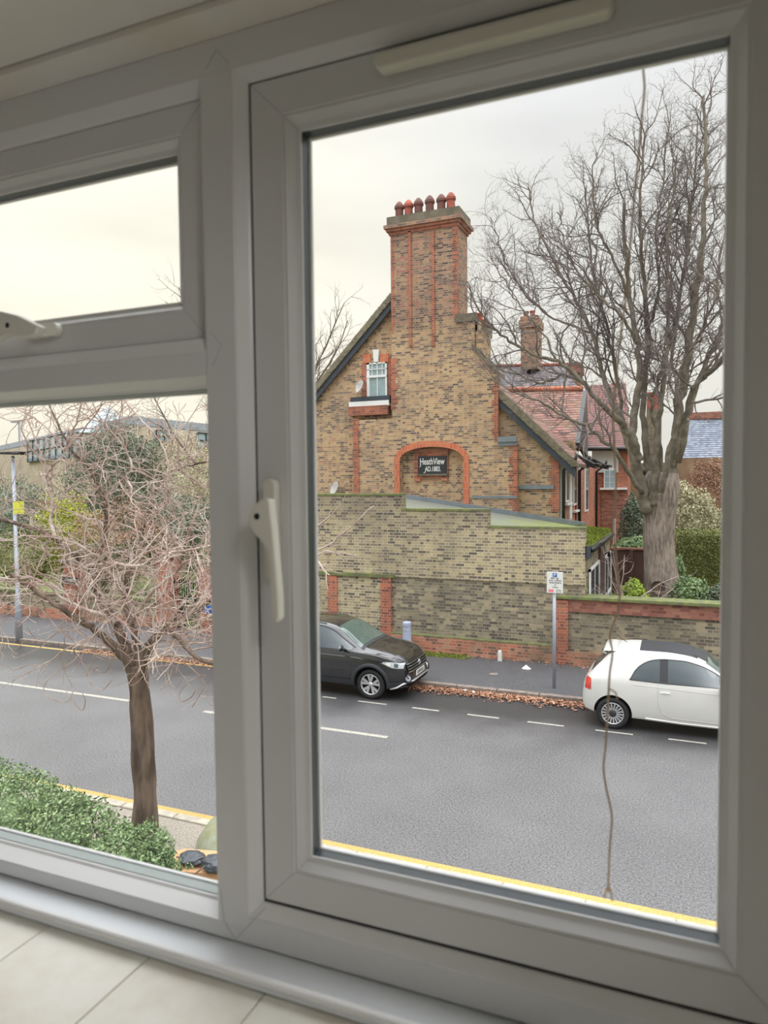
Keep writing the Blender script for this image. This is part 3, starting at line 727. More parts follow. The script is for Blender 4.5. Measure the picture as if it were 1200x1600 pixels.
MB().box(w0[0] + .1, w1[0] - .06, yf + .04, yf + .05, wz0, wz1).build('curtained_pane', 'curtain', wf)
for px0, px1, py0, py1 in ((565, 574, 568, 622), (606, 611, 556, 622)): trimbox(px0, px1, py0, py1, YG, .03, 'red', 'window_jamb')
trimbox(568, 580, 554, 567, YG, .05, 'red_b', 'window_voussoir'); trimbox(594, 608, 554, 567, YG, .05, 'red_b', 'window_voussoir')
MB().prism([(P(584, 548, YG)[0], YG - .1, P(584, 547, YG)[2]), (P(593.5, 548, YG)[0], YG - .1, P(593.5, 547, YG)[2]), (P(592, 566, YG)[0], YG - .1, P(592, 566, YG)[2]), (P(585.5, 566, YG)[0], YG - .1, P(585.5, 566, YG)[2])], (0, .1, 0)).build('keystone', 'white', H)
trimbox(551, 612, 622, 630, YG, .2, 'barge', 'sill_trough'); trimbox(550, 612, 629.5, 634.5, YG, .28, 'white', 'stone_sill')
# name plaque in the arched recess
def prect(px0, px1, py0, py1, Y): a, c = P(px0, py0, Y), P(px1, py1, Y); return a[0], c[0], c[2], a[2]
x0, x1, z0, z1 = prect(648, 701, 706, 747, YG)
MB().box(x0, x1, YG - .08, YG + .01, z0, z1).build('plaque_surround', 'red', H)
MB().box(x0 - .05, x1 + .05, YG - .12, YG + .01, z1, z1 + .10).build('plaque_cornice', 'pink', H)
MB().box(x0 + .02, x0 + .25, YG - .1, YG, z0 - .1, z0).build('plaque_bracket', 'red', H); MB().box(x1 - .25, x1 - .02, YG - .1, YG, z0 - .1, z0).build('plaque_bracket', 'red', H)
x0, x1, z0, z1 = prect(653.5, 698, 713, 740, YG - .1)
pq = MB().box(x0, x1, YG - .13, YG - .05, z0, z1).build('name_plaque', 'slatesign', H)
MB().box(x0 - .04, x1 + .04, YG - .15, YG - .05, z0 - .07, z0).build('plaque_sill', 'stone', pq)
w_ = x1 - x0
text('plaque_lettering', 'HeathView', .33, ((x0 + x1) / 2, YG - .135, z0 + (z1 - z0) * .68), 'letter', pq, fit=.86 * w_, off=.012)
text('plaque_lettering', 'AD.1883.', .25, ((x0 + x1) / 2 + .03, YG - .135, z0 + (z1 - z0) * .26), 'letter', pq, fit=.56 * w_, off=.012)
zt_ = z0 + (z1 - z0) * .68      # the swash under the first letters of each line
MB().tube([(x0 + .10 * w_, YG - .137, zt_ - .09), (x0 + .09 * w_, YG - .137, zt_ - .15), (x0 + .06 * w_, YG - .137, zt_ - .19)], .014, 5).build('flourish', 'letter', pq)
zt_ = z0 + (z1 - z0) * .26; fl = MB(); fl.tube([(x0 + .27 * w_, YG - .137, zt_ - .07), (x0 + .25 * w_, YG - .137, zt_ - .12), (x0 + .20 * w_, YG - .137, zt_ - .13)], .013, 5)
fl.build('flourish', 'letter', pq)
# satellite dishes: things of their own
def dish(px, py, r, lab, Y=YG):
    c = P(px, py, Y - .35)
    t = thing('satellite_dish', lab, 'satellite dish', (c[0], Y, c[2]), 'satellite dishes on the gable')
    b = MB(); n = 20; nrm_ = Vector((-.55, -.75, .35)).normalized(); u = nrm_.orthogonal().normalized(); v = nrm_.cross(u)
    rows = []
    for i in range(6):
        q = r * i / 5; h = .25 * (q / r) ** 2 * r
        rows.append([tuple(Vector(c) + (u * math.cos(6.2832 * k / n) + v * math.sin(6.2832 * k / n)) * q + nrm_ * h) for k in range(n + 1)])
    b.grid(rows); b.build('reflector', 'dish', t, smooth=True, solid=.015)
    MB().tube([c, Vector(c) - nrm_ * .1, (c[0] - .05, Y, c[2] - .1)], .02, 6).build('bracket', 'galv', t)
    MB().tube([Vector(c) - v * r * .9, Vector(c) + nrm_ * r * 1.2], .012, 5).build('feed_arm', 'galv', t)
dish(563, 605, .25, 'grey satellite dish on the gable beside the attic window')
dish(524, 764, .27, 'grey satellite dish low on the gable just above the tall wall')

# lead flashing line of the lean-to on the breast
fa, fb = P(630, 777, YB - .08), P(914, 822, YB - .08)
MB().prism([fa + [0, 0, .12], fb + [0, 0, .12], fb + [0, 0, -.05], fa + [0, 0, -.05]], (0, .12, 0)).build('lead_flashing', 'lead', an)
fb = P(905, 822, YB - .14)
MB().prism([P(633, 781, YB - .3), P(765, 806, YB - .3), P(765, 822, YB - .3), P(633, 800, YB - .3)], (0, .1, 0)).build('felt_upstand', 'mossroof2', an)

# ---- right flank of the house (faces right) with pilasters, windows, downpipes
FX = XR
Yend = 36.5
MB().box(FX - .3, FX, YG + .3, Yend, .1, ze - .1).build('flank_wall', 'red', H)
def fy(px, X=FX): return onX(px, 760, X)[1]
def fz(px, py, X=FX): return onX(px, py, X)[2]
def flankbox(px0, px1, py0, py1, th, mt, name, par=H):
    y0, y1 = fy(px0), fy(px1); z1 = fz(px0, py0); z0 = fz(px0, py1)
    return MB().box(FX, FX + th, y0, y1, z0, z1).build(name, mt, par)
for a, c in ((875, 878), (888.5, 892), (903, 905)): flankbox(a, c, 715, 812, .05, 'render', 'rendered_pilaster')
for a, c, y0, y1 in ((883, 887.5, 716, 785), (895, 899.5, 716, 790), (913, 918, 716, 800)):
    f = flankbox(a, c, y0, y1, .04, 'white', 'window_frame'); flankbox(a + 1, c - 1, y0 + 4, y1 - 4, .06, 'dglass', 'window_pane', f)
flankbox(882, 890, 787, 790, .12, 'white', 'window_sill'); flankbox(895, 902, 798, 801, .12, 'white', 'window_sill')
for px, X_ in ((880.5, .12), (905.5, .1), (932, .1)):
    y = onX(px, 760, FX + X_)[1]
    MB().tube([(FX + .55, y, ze - .1), (FX + .5, y, ze - .3), (FX + X_, y, ze - .62), (FX + X_, y, .3)], .055 if px < 900 else .06, 8).build('downpipe', 'black', H, smooth=True)
# front gablets over the flank with dark soffits
for px in (893, 916, 936):
    y = fy(px) ; zt_ = ze - .05
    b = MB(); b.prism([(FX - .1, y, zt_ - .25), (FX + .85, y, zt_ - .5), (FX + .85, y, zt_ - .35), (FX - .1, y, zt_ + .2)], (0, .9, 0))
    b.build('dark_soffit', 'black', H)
    MB().tube([(FX + .9, y - .1, zt_ - .35), (FX + .9, y + 1.4, zt_ - .35)], .06, 8).build('gutter', 'black', H, smooth=True)
# cross wing roofs behind the gable, facing the road
def slab(pts, th, name, mt, par): return MB().prism([np.array(p) for p in pts], (0, th, -th)).build(name, mt, par)
Y1, Y2 = 28.2, 31.5
slab([P(790, 690, Y1), P(899, 692, Y1), P(911, 610, Y2), P(790, 611, Y2)], .12, 'tiled_roof', 'tiles', H)
MB().tube([P(790, 609, Y2), P(911, 607, Y2)], .11, 8).build('ridge_tiles', 'red_b', H, smooth=True)
slab([P(780, 612, Y2 + .3), P(905, 608, Y2 + .3), P(880, 571, Y2 + 3.3), P(776, 573, Y2 + 3.3)], .12, 'slate_roof', 'slate', H)
MB().tube([P(776, 572, Y2 + 3.3), P(886, 570, Y2 + 3.3)], .09, 8).build('ridge_tiles', 'pot', H, smooth=True)
# hipped edge and dark side of the tiled roof
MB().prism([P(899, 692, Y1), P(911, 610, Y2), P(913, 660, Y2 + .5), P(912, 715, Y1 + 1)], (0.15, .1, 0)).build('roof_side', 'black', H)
# back wall below the tiled roofs so nothing shows through
MB().box(P(800, 700, Y1)[0], FX, Y1, Y1 + .3, 3, P(850, 690, Y1)[2]).build('wing_wall', 'stock', H)
# small chimney behind the shoulder, tall chimney behind the slate roof
def stack(px0, px1, ytop, ybot, Y, dep, mt, potpx, capm='stone', ph=.35):
    a, c = P(px0, ytop, Y), P(px1, ybot, Y)
    s_ = MB().box(a[0], c[0], Y, Y + dep, c[2], a[2] - .35).build('chimney_stack', mt, H)
    MB().box(a[0] - .08, c[0] + .08, Y - .08, Y + dep + .08, a[2] - .55, a[2] - .2).build('chimney_cap', capm, s_)
    MB().box(a[0] - .02, c[0] + .02, Y - .02, Y + dep + .02, a[2] - .2, a[2] - .02).build('chimney_cap', mt, s_)
    for px, m_ in potpx:
        x = P(px, ytop, Y + dep / 2)[0]; MB().lathe([(0, 0), (.13, 0), (.11, ph * .8), (.14, ph * .85), (.14, ph), (.08, ph), (.08, ph - .2)], (x, Y + dep / 2, a[2] - .04), 'Z', 12).build('chimney_pot', m_, s_)
stack(737, 756, 500, 600, 25.6, .9, 'red', ((741, 'pot'), (749.5, 'pot')), 'verge')
stack(813.5, 840, 494, 575, 33.5, 1.1, 'stock_chim', ((822, 'potd'), (832, 'pot')), 'stock_chim')
stack(886, 906, 566, 612, 34.5, 1.0, 'stock_chim', (), 'pink')

# ---- far wing facing the road: brick pilaster, pale rendered bay, window, tiled roof
FW = thing('far_wing', 'red brick wing with pale rendered bay and dull tiled roof behind the big tree', 'house', (-2.5, 36.5, 0))
Y3 = 36.6
def fbox(px0, px1, py0, py1, Y, th, mt, name, par=FW):
    a, c = P(px0, py0, Y), P(px1, py1, Y); return MB().box(a[0], c[0], Y - th, Y + .05, c[2], a[2]).build(name, mt, par)
a, c = P(925, 700, Y3), P(980, 900, Y3)
MB().box(a[0], c[0], Y3, Y3 + 4, .7, a[2]).build('wing_wall', 'red', FW)
fbox(926, 966, 698, 738, Y3, .12, 'render', 'rendered_panel')
f = fbox(944, 962, 732, 763, Y3, .16, 'white', 'window_frame'); 
for i in range(2):
    for j in range(3): fbox(946 + i * 8, 952.5 + i * 8, 735 + j * 9.5, 743 + j * 9.5, Y3, .18, 'pglass', 'window_pane', f)
fbox(938, 980, 762, 765, Y3, .25, 'white', 'sill_band')
fbox(940, 978, 768, 850, Y3, .05, 'pink', 'brick_panel')
fbox(958, 962, 810, 850, Y3, .1, 'white', 'lower_window')
slab([P(900, 700, Y3 - .4), P(986, 700, Y3 - .4), P(978, 598, Y3 + 4), P(915, 603, Y3 + 4)], .15, 'tiled_roof', 'tiles_p', FW)
MB().tube([P(905, 701, Y3 - .45), P(984, 701, Y3 - .45)], .09, 8).build('gutter', 'black', FW)

# ---- distant neighbours on the right: stock chimney and slate roof behind the brown wall
NB_ = thing('slate_roofed_house', 'low house with pale blue-grey slate roof behind the faded brown wall', 'house', (6, 44, 0))
Y4 = 44
slab([P(1060, 716, Y4), P(1220, 716, Y4), P(1220, 652, Y4 + 4), P(1060, 654, Y4 + 4)], .15, 'slate_roof', 'slate_b', NB_)
a = P(1060, 716, Y4); MB().box(a[0], a[0] + 9, Y4, Y4 + 6, 0.7, a[2]).build('house_wall', 'ivywall', NB_)
MB().box(a[0], a[0] + 9, Y4 + 3.8, Y4 + 4.3, P(1060, 654, Y4 + 4)[2] - .1, P(1060, 646, Y4 + 4)[2]).build('ridge_wall', 'pink', NB_)
NC = thing('end_chimney', 'yellowish brick chimney with two red pots seen between the limbs of the big tree', 'chimney', (1, 40, 0))
a, c = P(1010, 640, 40), P(1031, 900, 40)
MB().box(a[0], c[0], 40, 41.2, .7, a[2]).build('chimney_stack', 'garden', NC)
for px in (1016, 1025): x = P(px, 640, 40.5)[0]; MB().lathe([(0, 0), (.19, 0), (.17, .75), (.2, .8), (.2, .95), (0, .95)], (x, 40.6, a[2]), 'Z', 12).build('chimney_pot', 'pot', NC)
bwall = MB().box(P(960, 720, 39)[0], 16, 39, 39.3, .7, P(1090, 722, 39)[2]).build('backdrop_wall', 'ivywall'); struct(bwall)
# dark fence behind the shrubs
df = thing('garden_fence', 'dark brown board fence between the annex doors and the big tree', 'fence', (-1.8, 26, 0))
a, c = P(954, 858, 25.5), P(1020, 940, 25.5)
MB().box(a[0], c[0], 25.5, 25.56, .7, a[2]).build('fence_panel', 'shed', df); MB().box(a[0], c[0], 25.44, 25.6, a[2], a[2] + .06).build('fence_rail', 'pink', df)
for t in (.05, .5, .95): x = a[0] + (c[0] - a[0]) * t; MB().box(x - .05, x + .05, 25.4, 25.5, .7, a[2]).build('fence_post', 'shed', df)
# ================================================================== street furniture
def solo(o, lab, cat, group=None): return tag(o, lab, cat, group)
sg = onZ(866, 1075, .09); SY = sg[1]
t = thing('parking_sign', 'grey pole with white and blue parking sign on the far pavement', 'sign', (sg[0], SY, .09))
zt = P(868, 897, SY)[2]
MB().tube([(sg[0], SY, .05), (sg[0], SY, zt - .05)], .038, 12).build('pole', 'galv', t, smooth=True)
s0, s1 = P(854.5, 893.5, SY - .06), P(879.5, 927.5, SY - .06)
pn = MB().box(s0[0], s1[0], SY - .065, SY - .05, s1[2], s0[2]).build('sign_panel', 'plate', t, bevel=.005)
MB().box(s0[0] - .006, s1[0] + .006, SY - .052, SY - .045, s1[2] - .006, s0[2] + .006).build('sign_backing', 'galv', t)
sw, sh = s1[0] - s0[0], s0[2] - s1[2]; sxm = (s0[0] + s1[0]) / 2; yt_ = SY - .067
MB().box(sxm - .13 * sw, sxm + .13 * sw, SY - .07, SY - .066, s0[2] - .23 * sh, s0[2] - .03 * sh).build('blue_square', 'blue', pn)
text('lettering', 'P', .10, (sxm, SY - .071, s0[2] - .13 * sh), 'letter', pn)
for k, (tx, sz) in enumerate((('Mon - Sat', .042), ('8 am - 6.30 pm', .042), ('Permit holders A', .038), ('or', .038), ('2 hours', .038))):
    text('lettering', tx, sz, (sxm + (.01 if k else 0), yt_, s0[2] - sh * (.29 + .105 * k)), 'ink', pn)
MB().box(s0[0] + .1 * sw, s0[0] + .42 * sw, SY - .069, SY - .066, s1[2] + .05 * sh, s1[2] + .18 * sh).build('pink_label', 'redink', pn)
text('lettering', 'No return', .026, (sxm + .24 * sw, yt_, s1[2] + .15 * sh), 'ink', pn); text('lettering', 'within 1 hour', .022, (sxm + .26 * sw, yt_, s1[2] + .07 * sh), 'ink', pn)

bo = P(636, 1000, 17.2); zt = P(636, 971, 17.2)[2]
t = thing('bollard', 'pale blue-grey tapered bollard standing behind the black car bonnet', 'bollard', (bo[0], 17.2, .09))
MB().lathe([(0, 0), (.14, 0), (.105, zt - .2), (.115, zt - .2), (.115, zt - .12), (.10, zt - .10), (0, zt - .09)], (bo[0], 17.2, .09), 'Z', 20).build('post', 'bollard', t, smooth=False)
MB().lathe([(.107, zt - .34), (.112, zt - .33), (.112, zt - .31), (.107, zt - .3)], (bo[0], 17.2, .09), 'Z', 20).build('collar', 'galv', t)
bo = P(781, 1026, 17.6); t = MB(); zt = P(781, 1016, 17.6)[2]; t.lathe([(0, 0), (.06, 0), (.055, zt - .15), (.045, zt - .1), (0, zt - .09)], (bo[0], 17.6, .09), 'Z', 12)
tag(t.build('marker_post', 'render'), 'short weathered white post against the red brick plinth', 'post')

# ================================================================== cars
def catmull(keys, x):
    xs_, ys_ = zip(*keys)
    if x <= xs_[0]: return ys_[0]
    if x >= xs_[-1]: return ys_[-1]
    i = max(j for j in range(len(xs_)) if xs_[j] <= x); i = min(i, len(xs_) - 2)
    h = xs_[i + 1] - xs_[i]; t = (x - xs_[i]) / h
    def m(j):
        if j == 0: return (ys_[1] - ys_[0]) / (xs_[1] - xs_[0])
        if j == len(xs_) - 1: return (ys_[-1] - ys_[-2]) / (xs_[-1] - xs_[-2])
        d0 = (ys_[j] - ys_[j - 1]) / (xs_[j] - xs_[j - 1]); d1 = (ys_[j + 1] - ys_[j]) / (xs_[j + 1] - xs_[j])
        return 0 if d0 * d1 <= 0 else 2 * d0 * d1 / (d0 + d1)
    return (2 * t ** 3 - 3 * t * t + 1) * ys_[i] + (t ** 3 - 2 * t * t + t) * h * m(i) + (-2 * t ** 3 + 3 * t * t) * ys_[i + 1] + (t ** 3 - t * t) * h * m(i + 1)
class Car:
    def __init__(s, L, top, belt, w, wroof, bot, crown=.05):
        s.L, s.top, s.belt, s.w, s.wr, s.bot, s.crown = L, top, belt, w, wroof, bot, crown
        s.cache = {}
    def half(s, x):
        """half section (y, z) from the bottom centre over the side to the roof centre, dense"""
        k = round(x, 4)
        if k in s.cache: return s.cache[k]
        zt, zb, w, wr, b0 = (catmull(q, x) for q in (s.top, s.belt, s.w, s.wr, s.bot))
        zb = min(zb, zt - .06)
        cab = max(0.0, min(1.0, (zt - zb - .08) / .25))
        wr = wr * cab + (w * .80) * (1 - cab)
        ze_ = zt - s.crown - (.05 * cab)
        ze_ = max(ze_, zb + .02)
        hb = zb - b0
        ctl = [(0, b0), (w * .55, b0), (w * .90, b0 + .02), (w * .965, b0 + hb * .12), (w * .992, b0 + hb * .35), (w, b0 + hb * .6), (w * .985, b0 + hb * .86), (w * .955, zb)]
        for t in (.25, .5, .75): ctl.append((w * .955 * (1 - t) + wr * t - (.0 if cab > .5 else 0), zb * (1 - t) + ze_ * t + .012 * math.sin(math.pi * t) * cab))
        ctl += [(wr, ze_), (wr * .94, ze_ + (zt - ze_) * .45), (wr * .82, ze_ + (zt - ze_) * .72), (wr * .5, zt - .012), (0, zt)]
        pts = []
        for i in range(len(ctl) - 1):
            p0 = ctl[max(0, i - 1)]; p1 = ctl[i]; p2 = ctl[i + 1]; p3 = ctl[min(len(ctl) - 1, i + 2)]
            for q in range(3):
                t = q / 3
                pts.append(tuple(p1[c] + (p2[c] - p1[c]) * t if i in (0,) else .5 * (2 * p1[c] + (p2[c] - p0[c]) * t + (2 * p0[c] - 5 * p1[c] + 4 * p2[c] - p3[c]) * t * t + (3 * p1[c] - p0[c] - 3 * p2[c] + p3[c]) * t ** 3) * 1.0 for c in (0, 1)))
        pts.append(ctl[-1]); s.cache[k] = pts
        return pts
    def y(s, x, z):
        pts = s.half(x); best = 0
        for a, b in zip(pts[:-1], pts[1:]):
            if min(a[1], b[1]) <= z <= max(a[1], b[1]) and abs(b[1] - a[1]) > 1e-6:
                best = max(best, a[0] + (b[0] - a[0]) * (z - a[1]) / (b[1] - a[1]))
        return best
    def z(s, x, y):
        pts = s.half(x); best = pts[-1][1] if abs(y) < 1e-4 else -1
        for a, b in zip(pts[:-1], pts[1:]):
            if min(a[0], b[0]) <= y <= max(a[0], b[0]) and abs(b[0] - a[0]) > 1e-6:
                best = max(best, a[1] + (b[1] - a[1]) * (y - a[0]) / (b[0] - a[0]))
        return best
    def xend(s, y, z, front=True):
        """foremost (or rearmost) x of the skin at this y, z"""
        n = 120
        ok = lambda x: s.y(x, z) >= abs(y) and s.half(x)[0][1] <= z <= s.half(x)[-1][1]
        prev = s.L if front else 0
        if ok(prev): return prev
        for i in range(1, n + 1):
            d = .9 * i / n; x = s.L - d if front else d
            if ok(x):
                a, b = prev, x
                for _ in range(7):
                    m = (a + b) / 2
                    if ok(m): b = m
                    else: a = m
                return b
            prev = x
        return s.L - .9 if front else .9
    def body(s, n=90):
        b = MB(); xs_ = [s.L * (.5 - .5 * math.cos(math.pi * (i + .0) / n)) for i in range(n + 1)]
        rows = []
        for x in xs_:
            h = s.half(x); rows.append([(x, -p[0], p[1]) for p in h] + [(x, p[0], p[1]) for p in h[-2:0:-1]])
        for r in rows: r.append(r[0])
        b.grid(rows)
        b.poly(rows[0][:-1]); b.poly(rows[-1][:-1][::-1])
        return b
    def side(s, x0, x1, bot, top, n=24, m=8, off=.006, sign=-1):
        rows = []
        for i in range(n + 1):
            x = x0 + (x1 - x0) * i / n; z0, z1 = bot(x), top(x)
            rows.append([(x, sign * (s.y(x, z0 + (z1 - z0) * j / m) + off), z0 + (z1 - z0) * j / m) for j in range(m + 1)])
        return MB().grid(rows)
    def side_line(s, pts, off=.004, r=.004, sign=-1):
        return MB().tube([(x, sign * (s.y(x, z) + off), z) for x, z in pts], r, 5)
    def deck(s, xa, xb, wa, wb, n=14, m=16, off=.006):
        """panel on the upper skin: from x=xa (half width wa) to xb (half width wb)"""
        rows = []
        for i in range(n + 1):
            t = i / n; x = xa + (xb - xa) * t; w = wa + (wb - wa) * t
            rows.append([(x, w * (2 * j / m - 1), s.z(x, abs(w * (2 * j / m - 1))) + off) for j in range(m + 1)])
        return MB().grid(rows)
    def end(s, yz0, yz1, n=10, m=4, off=.008, front=True, top=None, bot=None):
        (y0, z0), (y1, z1) = yz0, yz1; rows = []
        for i in range(n + 1):
            y = y0 + (y1 - y0) * i / n; za = bot(y) if bot else z0; zb = top(y) if top else z1
            rows.append([(s.xend(y, za + (zb - za) * j / m, front) + (off if front else -off), y, za + (zb - za) * j / m) for j in range(m + 1)])
        return MB().grid(rows)
def carve(bodyobj, wheels, r, depth, wmax):
    for wx, wz in wheels:
        for sgn in (-1, 1):
            c = MB(); n = 40
            ring_ = [(wx + math.cos(a) * r, sgn * (wmax + .1), wz + math.sin(a) * r) for a in [6.28318 * k / n for k in range(n)]]
            c.prism(ring_, (0, -sgn * (depth + .1), 0)); co = c.build('cut', 'rubber', bodyobj.parent, local=True)
            md = bodyobj.modifiers.new('b', 'BOOLEAN'); md.operation = 'DIFFERENCE'; md.object = co; md.solver = 'EXACT'
            try: md.material_mode = 'TRANSFER'
            except Exception: pass
            bpy.context.view_layer.update()
            me = bpy.data.meshes.new_from_object(bodyobj.evaluated_get(bpy.context.evaluated_depsgraph_get()))
            bodyobj.modifiers.clear(); bodyobj.data = me; bpy.data.objects.remove(co)
def smoothit(o):
    o.data.polygons.foreach_set('use_smooth', [True] * len(o.data.polygons))
    try: o.data.set_sharp_from_angle(angle=math.radians(38))
    except Exception: pass
def wheel(t, wx, y, sgn, R, rr, spokes, kind):
    """tyre (part) with alloy rim and hub as sub-parts; centre at height R"""
    W_ = .20
    pr = [(rr, -W_ / 2), (R * .93, -W_ / 2), (R * .985, -W_ * .40), (R, -W_ * .25), (R, W_ * .25), (R * .985, W_ * .40), (R * .93, W_ / 2), (rr, W_ / 2), (rr * .96, 0), (rr, -W_ / 2)]
    ty = MB().lathe(pr, (wx, y, R), 'Y', 44).build('tyre', 'rubber', t, smooth=True, local=True)
    b = MB(); f = sgn * W_ / 2
    b.lathe([(rr, f), (rr * .99, f + sgn * .004), (rr * .93, f + sgn * .002), (rr * .90, f - sgn * .03), (rr * .90, f - sgn * .12), (rr * .0, f - sgn * .125)], (wx, y, R), 'Y', 44)
    dk = b
    rim = dk.build('rim', 'alloy', None, smooth=True); 
    rim.data.materials.clear(); rim.data.materials.append(M['alloy']); rim.data.materials.append(M['carplast'])
    for p_ in rim.data.polygons:
        c_ = p_.center; d_ = math.hypot(c_.x - wx, c_.z - R)
        p_.material_index = 1 if d_ < rr * .88 or abs(c_.y - y) < abs(f) - .02 else 0
    setpar(rim, ty, True)
    sp = MB()
    for k in range(spokes):
        a = 6.28318 * k / spokes + .3
        if kind == 'twin': offs = (-.11, .11)
        else: offs = (0,)
        for o_ in offs:
            w0_, w1_ = (.020, .030) if kind == 'twin' else (.011, .015)
            ca, sa = math.cos(a + o_ * .4), math.sin(a + o_ * .4); cb, sb = math.cos(a + o_ * 2.2), math.sin(a + o_ * 2.2)
            p0 = Vector((wx + ca * rr * .2, y + f - sgn * .015, R + sa * rr * .2)); p1 = Vector((wx + cb * rr * .93, y + f - sgn * .002, R + sb * rr * .93))
            d = (p1 - p0).normalized(); q = d.cross(Vector((0, 1, 0))).normalized()
            sp.prism([p0 - q * w0_, p1 - q * w1_, p1 + q * w1_, p0 + q * w0_], (0, -sgn * .03, 0))
    sp.build('spokes', 'alloy', ty, local=True)
    hb = MB().lathe([(0, f + sgn * .004), (.03 if kind == 'twin' else .055, f + sgn * .004), (.05 if kind == 'twin' else .07, f - sgn * .01), (.055 if kind == 'twin' else .075, f - sgn * .03)], (wx, y, R), 'Y', 20)
    hb.build('hub_cap', 'carplast' if kind == 'fine' else 'alloy', ty, local=True, smooth=True)

def lin(x0, z0, x1, z1): return lambda x: z0 + (z1 - z0) * (x - x0) / (x1 - x0)
def curve(keys): return lambda x: catmull(keys, x)

# ---------------- white hatchback, seen from its right rear... its near flank
YN = 13.75
fw = onZ(957, 1139, 0)
t = thing('small_white_hatchback', 'small rounded white hatchback parked at the right end of the kerb', 'car')
LW = 3.55; HWD = .80
CW = Car(LW,
    [(0, .58), (.05, .82), (.16, .99), (.34, 1.20), (.52, 1.395), (.66, 1.455), (1.0, 1.485), (1.5, 1.49), (1.9, 1.455), (2.2, 1.36), (2.72, 1.06), (2.9, .99), (3.2, .92), (3.42, .78), (3.52, .64), (3.55, .52)],
    [(0, .55), (.12, .80), (.3, .93), (.8, .96), (1.6, .95), (2.5, .93), (3.0, .90), (3.4, .72), (3.55, .46)],
    [(0, .36), (.03, .52), (.10, .65), (.22, .72), (.4, .77), (.8, .80), (1.7, .80), (2.8, .80), (3.2, .74), (3.42, .62), (3.55, .42)],
    [(0, .40), (.3, .50), (.6, .54), (1.2, .57), (1.9, .56), (2.3, .56), (2.8, .62), (3.55, .4)],
    [(0, .36), (.1, .27), (.5, .22), (3.0, .2), (3.4, .24), (3.55, .33)], .04)
t.location = (fw[0] - .60, YN + HWD, 0)
bd = CW.body().build('body', 'carwhite', t, local=True)
RW = .295
carve(bd, ((.60, RW + .01), (2.93, RW + .01)), .345, .30, HWD); smoothit(bd)
for wx in (.60, 2.93):
    for sg_ in (-1, 1): wheel(t, wx, sg_ * (HWD - .12), sg_, RW, .205, 18, 'fine')
for sg_ in (-1, 1):
    q = curve([(.92, .985), (1.0, 1.13), (1.12, 1.245), (1.3, 1.325), (1.42, 1.345)])
    g1 = CW.side(.90, 1.42, lambda x: .972, q, off=.008, sign=sg_); g1.build('quarter_window', 'carglass', t, local=True, smooth=True)
    CW.side(1.42, 1.56, lambda x: .96, lambda x: 1.35, off=.008, sign=sg_).build('door_pillar', 'carplast', t, local=True, smooth=True)
    q2 = curve([(1.56, 1.352), (1.8, 1.348), (2.05, 1.30), (2.3, 1.20), (2.5, 1.075), (2.66, .965)])
    CW.side(1.56, 2.60, lambda x: .955, q2, off=.008, sign=sg_).build('door_window', 'carglass', t, local=True, smooth=True)
    # black weather seal round the glass
    pts = [(.90, .972)] + [(x, q(x) + .006) for x in np.linspace(.92, 1.42, 8)] + [(x, q2(x) + .006) for x in np.linspace(1.5, 2.6, 14)] + [(2.6, .955), (1.5, .958), (.90, .972)]
    CW.side_line(pts, .006, .010, sg_).build('window_seal', 'carplast', t, local=True)
    CW.side_line([(1.40, .95), (1.385, .80), (1.40, .55), (1.47, .40), (1.62, .335), (1.9, .325), (2.62, .325), (2.66, .6), (2.64, .94)], .001, .006, sg_).build('door_shut_line', 'dish', t, local=True)
    CW.side_line([(.35, .865), (1.0, .88), (1.8, .86), (2.6, .835)], -.001, .007, sg_).build('waist_crease', 'dish', t, local=True)
    CW.side_line([(1.44, .80), (1.60, .80)], .03, .010, sg_).build('door_handle', 'chrome', t, local=True)
    CW.side_line([(1.18, .27), (1.8, .25), (2.4, .25)], -.012, .03, sg_).build('sill', 'carwhite', t, local=True)
    # mirror
    mm = MB(); mm.lathe([(0, -.075), (.05, -.065), (.078, -.03), (.085, .0), (.078, .03), (.05, .065), (0, .075)], (2.47, sg_ * .90, 1.01), 'Z', 16); mo = mm.build('door_mirror', 'carwhite', t, local=True, smooth=True)
    MB().tube([(2.52, sg_ * .77, .93), (2.50, sg_ * .84, .90), (2.50, sg_ * .90, .93)], .035, 8).build('mirror_stalk', 'carplast', mo, local=True, smooth=True)
    tl = CW.side(.075, .20, lambda x: .70, lambda x: .90 , 8, 6, .008, sg_).build('tail_lamp', 'tail', t, local=True, smooth=True)
    CW.side_line([(.06 + .0, .52), (.3, .50), (.32, .47)], .001, .004, sg_).build('bumper_line', 'galv', t, local=True)
CW.deck(1.06, 2.06, .46, .46).build('sunroof', 'carplast', t, local=True, smooth=True)
CW.deck(2.20, 2.74, .50, .62, off=.008).build('windscreen', 'screenglass', t, local=True, smooth=True)
CW.deck(.185, .46, .50, .44, off=.010).build('rear_window', 'carglass', t, local=True, smooth=True)
sp = MB(); sp.grid([[(x, .50 * (2 * j / 12 - 1), CW.z(.62, abs(.50 * (2 * j / 12 - 1))) + dz) for j in range(13)] for x, dz in ((.66, .01), (.56, .02), (.42, .012), (.40, -.02), (.46, -.05))])
sp.build('spoiler', 'carwhite', t, local=True, smooth=True, solid=.01)
MB().tube([(.80, 0, 1.50), (.62, 0, 1.62)], .006, 5).build('aerial', 'black', t, local=True)
CW.deck(2.0, 2.24, .36, .40, off=.012).build('sunroof_front_edge', 'carplast', t, local=True)

